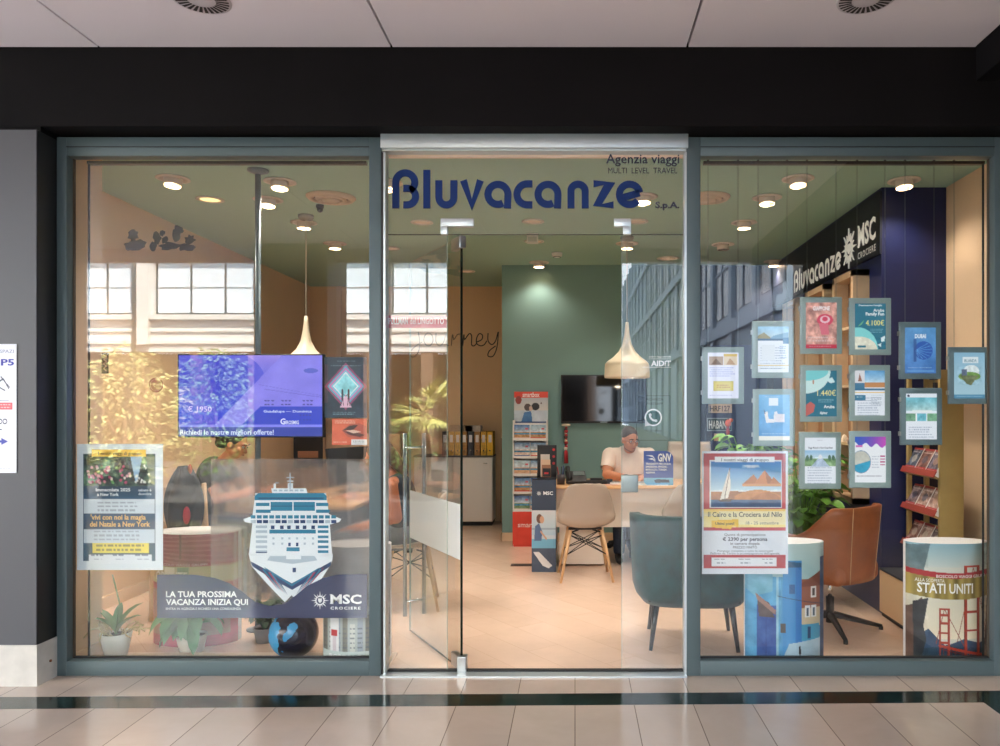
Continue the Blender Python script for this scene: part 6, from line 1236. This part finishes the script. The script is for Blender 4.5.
# decals on the left wall (faces +x)
t = thing('wall_decal', 'dark cloud-like wall decal high on the cream left wall', 'decal', (-3.3385, 0, 0)); mb = MB(); rs = random.Random(8); dkd = mat('decal_dark', (44, 46, 40), .6); wxl = -3.3385
def wl(u, v): y = F * (-3.3385) / (u - VU) - D; return y, EYE - (v - VV) * (y + D) / F
def blot(cu, cv, ru, rv, n=14):
    P = []
    for i in range(n):
        a = 2 * math.pi * i / n; q = rs.uniform(.7, 1.25); P.append(wl(cu + ru * q * math.cos(a), cv + rv * q * math.sin(a)))
    k = len(P); mb.add([(0, y, z) for y, z in P] + [(.0015, y, z) for y, z in P], [tuple(range(k)), tuple(range(2 * k - 1, k - 1, -1))] + [(i, (i + 1) % k, (i + 1) % k + k, i + k) for i in range(k)], dkd)
for a in ((133, 235, 5, 6), (138, 245, 9, 6), (129, 246, 5, 4), (157, 238, 4, 6), (162, 233, 3, 3), (170, 246, 11, 4), (176, 235, 5, 7), (190, 240, 5, 5), (186, 247, 8, 4), (153, 246, 4, 5), (165, 240, 3, 4), (179, 229, 5, 4)): blot(*a)
mb.build('silhouette', t)
t = thing('round_sticker', 'round brown sticker with a pale arrow on the left window glass', 'sticker', gpos(156, 385, .007))
MB().prism(disc(7.3 * gk), 0, .0004, mat('sticker_brown', (158, 84, 60), .5)).build('disc', t)
mb = MB()
for r_ in (5.6,):
    for i in range(28):
        a0, a1 = 2 * math.pi * i / 28, 2 * math.pi * (i + 1) / 28; mb.prism([(math.cos(q) * w_ * gk, math.sin(q) * w_ * gk) for q, w_ in ((a0, r_), (a1, r_), (a1, r_ + .5), (a0, r_ + .5))], -.0005, 0, mat('sticker_pale', (206, 150, 120), .5))
mb.box(-3 * gk, 3 * gk, -.0005, 0, -.4 * gk, .4 * gk, MATS['sticker_pale']).prism([(-3.6 * gk, 0), (-1.4 * gk, -2 * gk), (-1.4 * gk, 2 * gk)], -.0005, 0, MATS['sticker_pale']); mb.build('arrow', t)
t = thing('narrow_sticker', 'narrow upright dark brown sticker on the left window glass', 'sticker', gpos(105, 363, .007))
MB().box(-3.6 * gk, 3.6 * gk, 0, .0004, -10.5 * gk, 10.5 * gk, mat('sticker_dark', (84, 48, 38), .5)).build('sheet', t)
MB().strokes([[(-1.6, 8), (1.6, 6), (-1.4, 3.4), (1.6, 1.6), (-1.6, -1), (1.6, -3), (-1.4, -5.4), (1.4, -8)]], .8, 0, 0, gk, MATS['sticker_pale'], -.0006, .0004).build('script', t)
# light switch on the tan wall
tag(MB().box(-.05, .05, -.012, 0, -.07, .07, white_m, bev=.003).box(-.04, .04, -.014, -.011, -.06, .06, tan_m).build('small_wall_frame', loc=(X_(291, 5.58), 5.6, Z_(336, 5.58))), 'small white frame on the tan wall left of the pendant lamp', 'picture frame')
# ================================================================== THE STREET BEHIND THE CAMERA (seen in the glass)
struct('pavement_plaza', MB().box(-40, 40, -60, -5.6, -.2, -.005, pave_m))
FY = -16.0; k = 20.2 / F
def RX(u, Yd): return (u - VU) * (Yd + D) / F
def RZ(v, Yd): return EYE - (v - VV) * (Yd + D) / F
fc = mat('facade_white', (226, 222, 216), .7, noise=.03, nscale=2); fr_m = mat('facade_frame', (70, 84, 90), .4); bl = mat('blind_white', (228, 238, 246), .7); fdk = mat('facade_dark_glass', (30, 28, 28), .15)
t = thing('facade_building', 'white panelled building with blinds in its windows, mirrored in the shop glass', 'building', (0, FY, 0))
wt, wb = RZ(256, 16), RZ(315, 16)
period = 119 * k
wins = [RX(152, 16) + i * period for i in range(-3, 4)]; ww = 106 * k
mb = MB(); x_lo, x_hi = -22, .5
mb.box(x_lo, x_hi, -.6, 0, wt + .12, wt + 5, fc); xs_ = [x_lo] + sum([[w, w + ww] for w in wins if w + ww < x_hi], []) + [x_hi]
for i in range(0, len(xs_), 2): mb.box(xs_[i], xs_[i + 1], -.6, 0, wb, wt + .12, fc)
zb = wb
for v0, v1, o_ in ((315, 320, .14), (320, 330, .0), (330, 332, .05), (332, 341, .0), (341, 344, .08), (344, 352, .02)):
    mb.box(x_lo, x_hi, -.6, o_, RZ(v1, 16), RZ(v0, 16), fc)
mb.build('wall', t)
mb = MB()
for w in wins: mb.box(w - .32, w - .02, 0, .16, RZ(345, 16), wt + 5, fc)
mb.build('pilasters', t)
MB().tube([(wins[3] - .38, .16, 0), (wins[3] - .38, .16, 8)], .05, fr_m, 10).build('drain_pipe', t)
for w in wins:
    if w + ww > x_hi: continue
    mb = MB(); mb.box(w, w + ww, -.30, -.2, wb, wt, fr_m)
    for i in range(3):
        a, b = w + .06 + i * (ww - .06) / 3, w + (i + 1) * (ww - .06) / 3; mb.box(a, b, -.2, -.19, wb + .08, (wb + wt) / 2 - .05, bl); mb.box(a, b, -.2, -.19, (wb + wt) / 2 - .02, wt - .06, bl)
    mb.box(w, w + ww, -.2, 0, wt - .0, wt + .04, mat('lintel_green', (120, 190, 170), .5)); mb.build('window', t)
mb = MB(); mb.box(x_lo, x_hi, -.9, -.8, 0, RZ(352, 16), fdk)
for i in range(16): mb.box(x_lo + i * 1.5, x_lo + i * 1.5 + .3, -.8, 0, 0, RZ(352, 16), mat('pier_brown', (120, 96, 80), .7))
mb.build('ground_floor_shopfront', t)
t = thing('side_building', 'tall blue grey building in shade at the right, mirrored in the shop glass', 'building', (4.6, -40, 0)); sb = mat('side_blue_grey', (128, 146, 162), .6); sw = mat('side_window', (36, 48, 60), .2)
MB().box(0, 5, -30, 27, 0, 13, sb).build('wall', t)
mb = MB()
for i in range(19): mb.box(-.12, 0, -29.5 + i * 3, -29.1 + i * 3, 0, 13, sb)
for z in (3.6, 6.9, 10.2): mb.box(-.16, 0, -30, 27, z, z + .35, sb)
mb.build('ledges', t)
for i in range(19):
    for z in (4.2, 7.5, 10.8): 
        if i < 8 and z > 4.2: continue
        MB().box(-.04, .0, -28.9 + i * 3, -26.7 + i * 3, z, z + 2.3, sw).box(-.07, -.04, -27.9 + i * 3, -27.8 + i * 3, z, z + 2.3, sb).box(-.07, -.04, -28.9 + i * 3, -26.7 + i * 3, z + 1.4, z + 1.48, sb).build('window', t)
# gallery edge: column, added sky-blocking wall, end wall
ca, cb_ = RX(268, 5.0), RX(338, 5.0)
struct('column_gallery_1', MB().box(ca, cb_, -5.35, -4.6, 0, GH, mat('gallery_column_dark', (52, 56, 62), .5)))
struct('wall_sky_blocker_right', MB().box(RX(800, 5), 9, -5.3, -4.9, 0, GH, MATS['gallery_column_dark']))  # unseen dark wall, added to keep bright sky reflections off the right window
struct('wall_gallery_end', MB().box(8.8, 9, -5.0, 0, 0, GH, pillar_m))
# trees
def bush(label, x, y, rx, rz_, zc, n, seed, m, pot=True):
    t = thing('planter_tree', label, 'tree', (x, y, 0)); rs = random.Random(seed); mb = MB()
    for i in range(n):
        a = rs.random() * 6.28; ph = math.acos(rs.uniform(-1, 1)); r = rs.random() ** .25; lx = 1 + .22 * math.sin(3 * a + ph * 2)
        q = (rx * r * lx * math.cos(a) * math.sin(ph), rx * r * lx * math.sin(a) * math.sin(ph), zc + rz_ * r * math.cos(ph)); d = (math.cos(a + rs.uniform(-1, 1)), math.sin(a + rs.uniform(-1, 1)), rs.uniform(-.5, 1))
        leaf(mb, q, d, .12, .05, .6, m, 2, .2, rs.random() * 3)
    mb.build('leaves', t); MB().tube([(0, 0, .2), (.02, 0, zc)], [.05, .025], mat('bark', (96, 76, 60), .9), 8).tube([(0, 0, zc * .6), (.3, .1, zc)], [.03, .01], MATS['bark'], 6).tube([(0, 0, zc * .6), (-.3, -.1, zc)], [.03, .01], MATS['bark'], 6).build('trunk', t)
    if pot: MB().lathe([(.001, 0), (.28, 0), (.36, .5), (.32, .5), (.30, .42)], mat('planter_clay', (46, 44, 44), .8)).build('planter', t)
lt = mat('tree_leaf_yellow_green', (188, 186, 120), .5, noise=.35, nscale=3); lt2 = mat('tree_leaf_green', (120, 150, 78), .5, noise=.3, nscale=3)
bush('yellow green tree in a planter mirrored left of the blue screen', RX(124, 7.6), -7.6, .78, 1.15, 1.25, 1300, 3, lt)
bush('green tree mirrored across the blue screen', RX(215, 10.4), -10.4, .78, 1.25, 1.35, 1500, 4, lt2, False)
bush('small green tree mirrored at the left sidelight bottom', RX(400, 8.8), -8.8, .5, .6, .7, 600, 5, lt2)
t = thing('fan_palm', 'fan palm mirrored in the pane left of the door', 'tree', (RX(424, 7.9), -7.9, 0)); rs = random.Random(21); pg = mat('palm_frond', (196, 196, 116), .5, noise=.25, nscale=3); mb = MB()
for i in range(19):
    a = i * 2.4; el = -.45 + 1.6 * ((i * 7) % 19) / 19; d = Vector((math.cos(a) * math.cos(el), math.sin(a) * math.cos(el), math.sin(el))); L0 = rs.uniform(.25, .42); b = Vector((0, 0, 1.35)); e = b + d * L0; mb.tube([b, e], [.012, .007], pg, 6)
    s_ = d.cross(Vector((0, 0, 1))).normalized(); n_ = s_.cross(d)
    for j in range(13):
        q = R(-80 + 160 * j / 12); leaf(mb, e, d * math.cos(q) + s_ * math.sin(q) + n_ * .05, .40 * (1 - .15 * abs(q)), .036, .35, pg, 3, .1)
mb.build('fronds', t); MB().tube([(0, 0, 0), (.03, 0, .7), (0, 0, 1.38)], [.10, .085, .07], mat('palm_trunk', (110, 86, 64), .9, noise=.3, nscale=20), 12).build('trunk', t); MB().lathe([(.001, 0), (.25, 0), (.32, .45), (.28, .45), (.27, .4)], MATS['planter_clay']).build('planter', t)
# ================================================================== LIGHT
w = bpy.data.worlds.new('World'); SC.world = w; w.use_nodes = True; bg = w.node_tree.nodes['Background']; bg.inputs['Color'].default_value = (*lin((216, 224, 236)), 1); bg.inputs['Strength'].default_value = 11.0
sn = bpy.data.lights.new('sun', 'SUN'); sn.energy = 46; sn.color = (1, .95, .86); sn.angle = R(.6); so = bpy.data.objects.new('sun', sn); COL.objects.link(so); so.rotation_euler = Vector((-.42, -.62, -.95)).to_track_quat('-Z', 'Y').to_euler()
SC.view_settings.view_transform = 'Standard'; SC.view_settings.look = 'None'; SC.view_settings.exposure = 0.0; SC.view_settings.gamma = 1.0; SC.view_settings.use_curve_mapping = False
for (x, y, e) in ((.53, 2.75, 14), (X_(306, 1.98), 1.98, 14)):
    l = bpy.data.lights.new('pendant_bulb', 'POINT'); l.energy = e; l.color = (1, .82, .6); l.shadow_soft_size = .06; o = bpy.data.objects.new('pendant_bulb', l); COL.objects.link(o); o.location = (x, y, 1.74)
cy = SC.cycles; cy.use_denoising = True; cy.max_bounces = 8; cy.diffuse_bounces = 4; cy.glossy_bounces = 4; cy.transmission_bounces = 6; cy.transparent_max_bounces = 24; cy.caustics_reflective = False; cy.caustics_refractive = False; cy.sample_clamp_indirect = 6
cam = bpy.data.cameras.new('camera'); co = bpy.data.objects.new('camera', cam); COL.objects.link(co); co.location = (0, -D, EYE); co.rotation_euler = (R(90), 0, 0)
cam.sensor_width = 36; cam.lens = F * 36 / 1000; cam.shift_x = -(VU - 500) / 1000; cam.shift_y = (VV - 373) / 1000; cam.clip_start = .05; cam.clip_end = 300; SC.camera = co
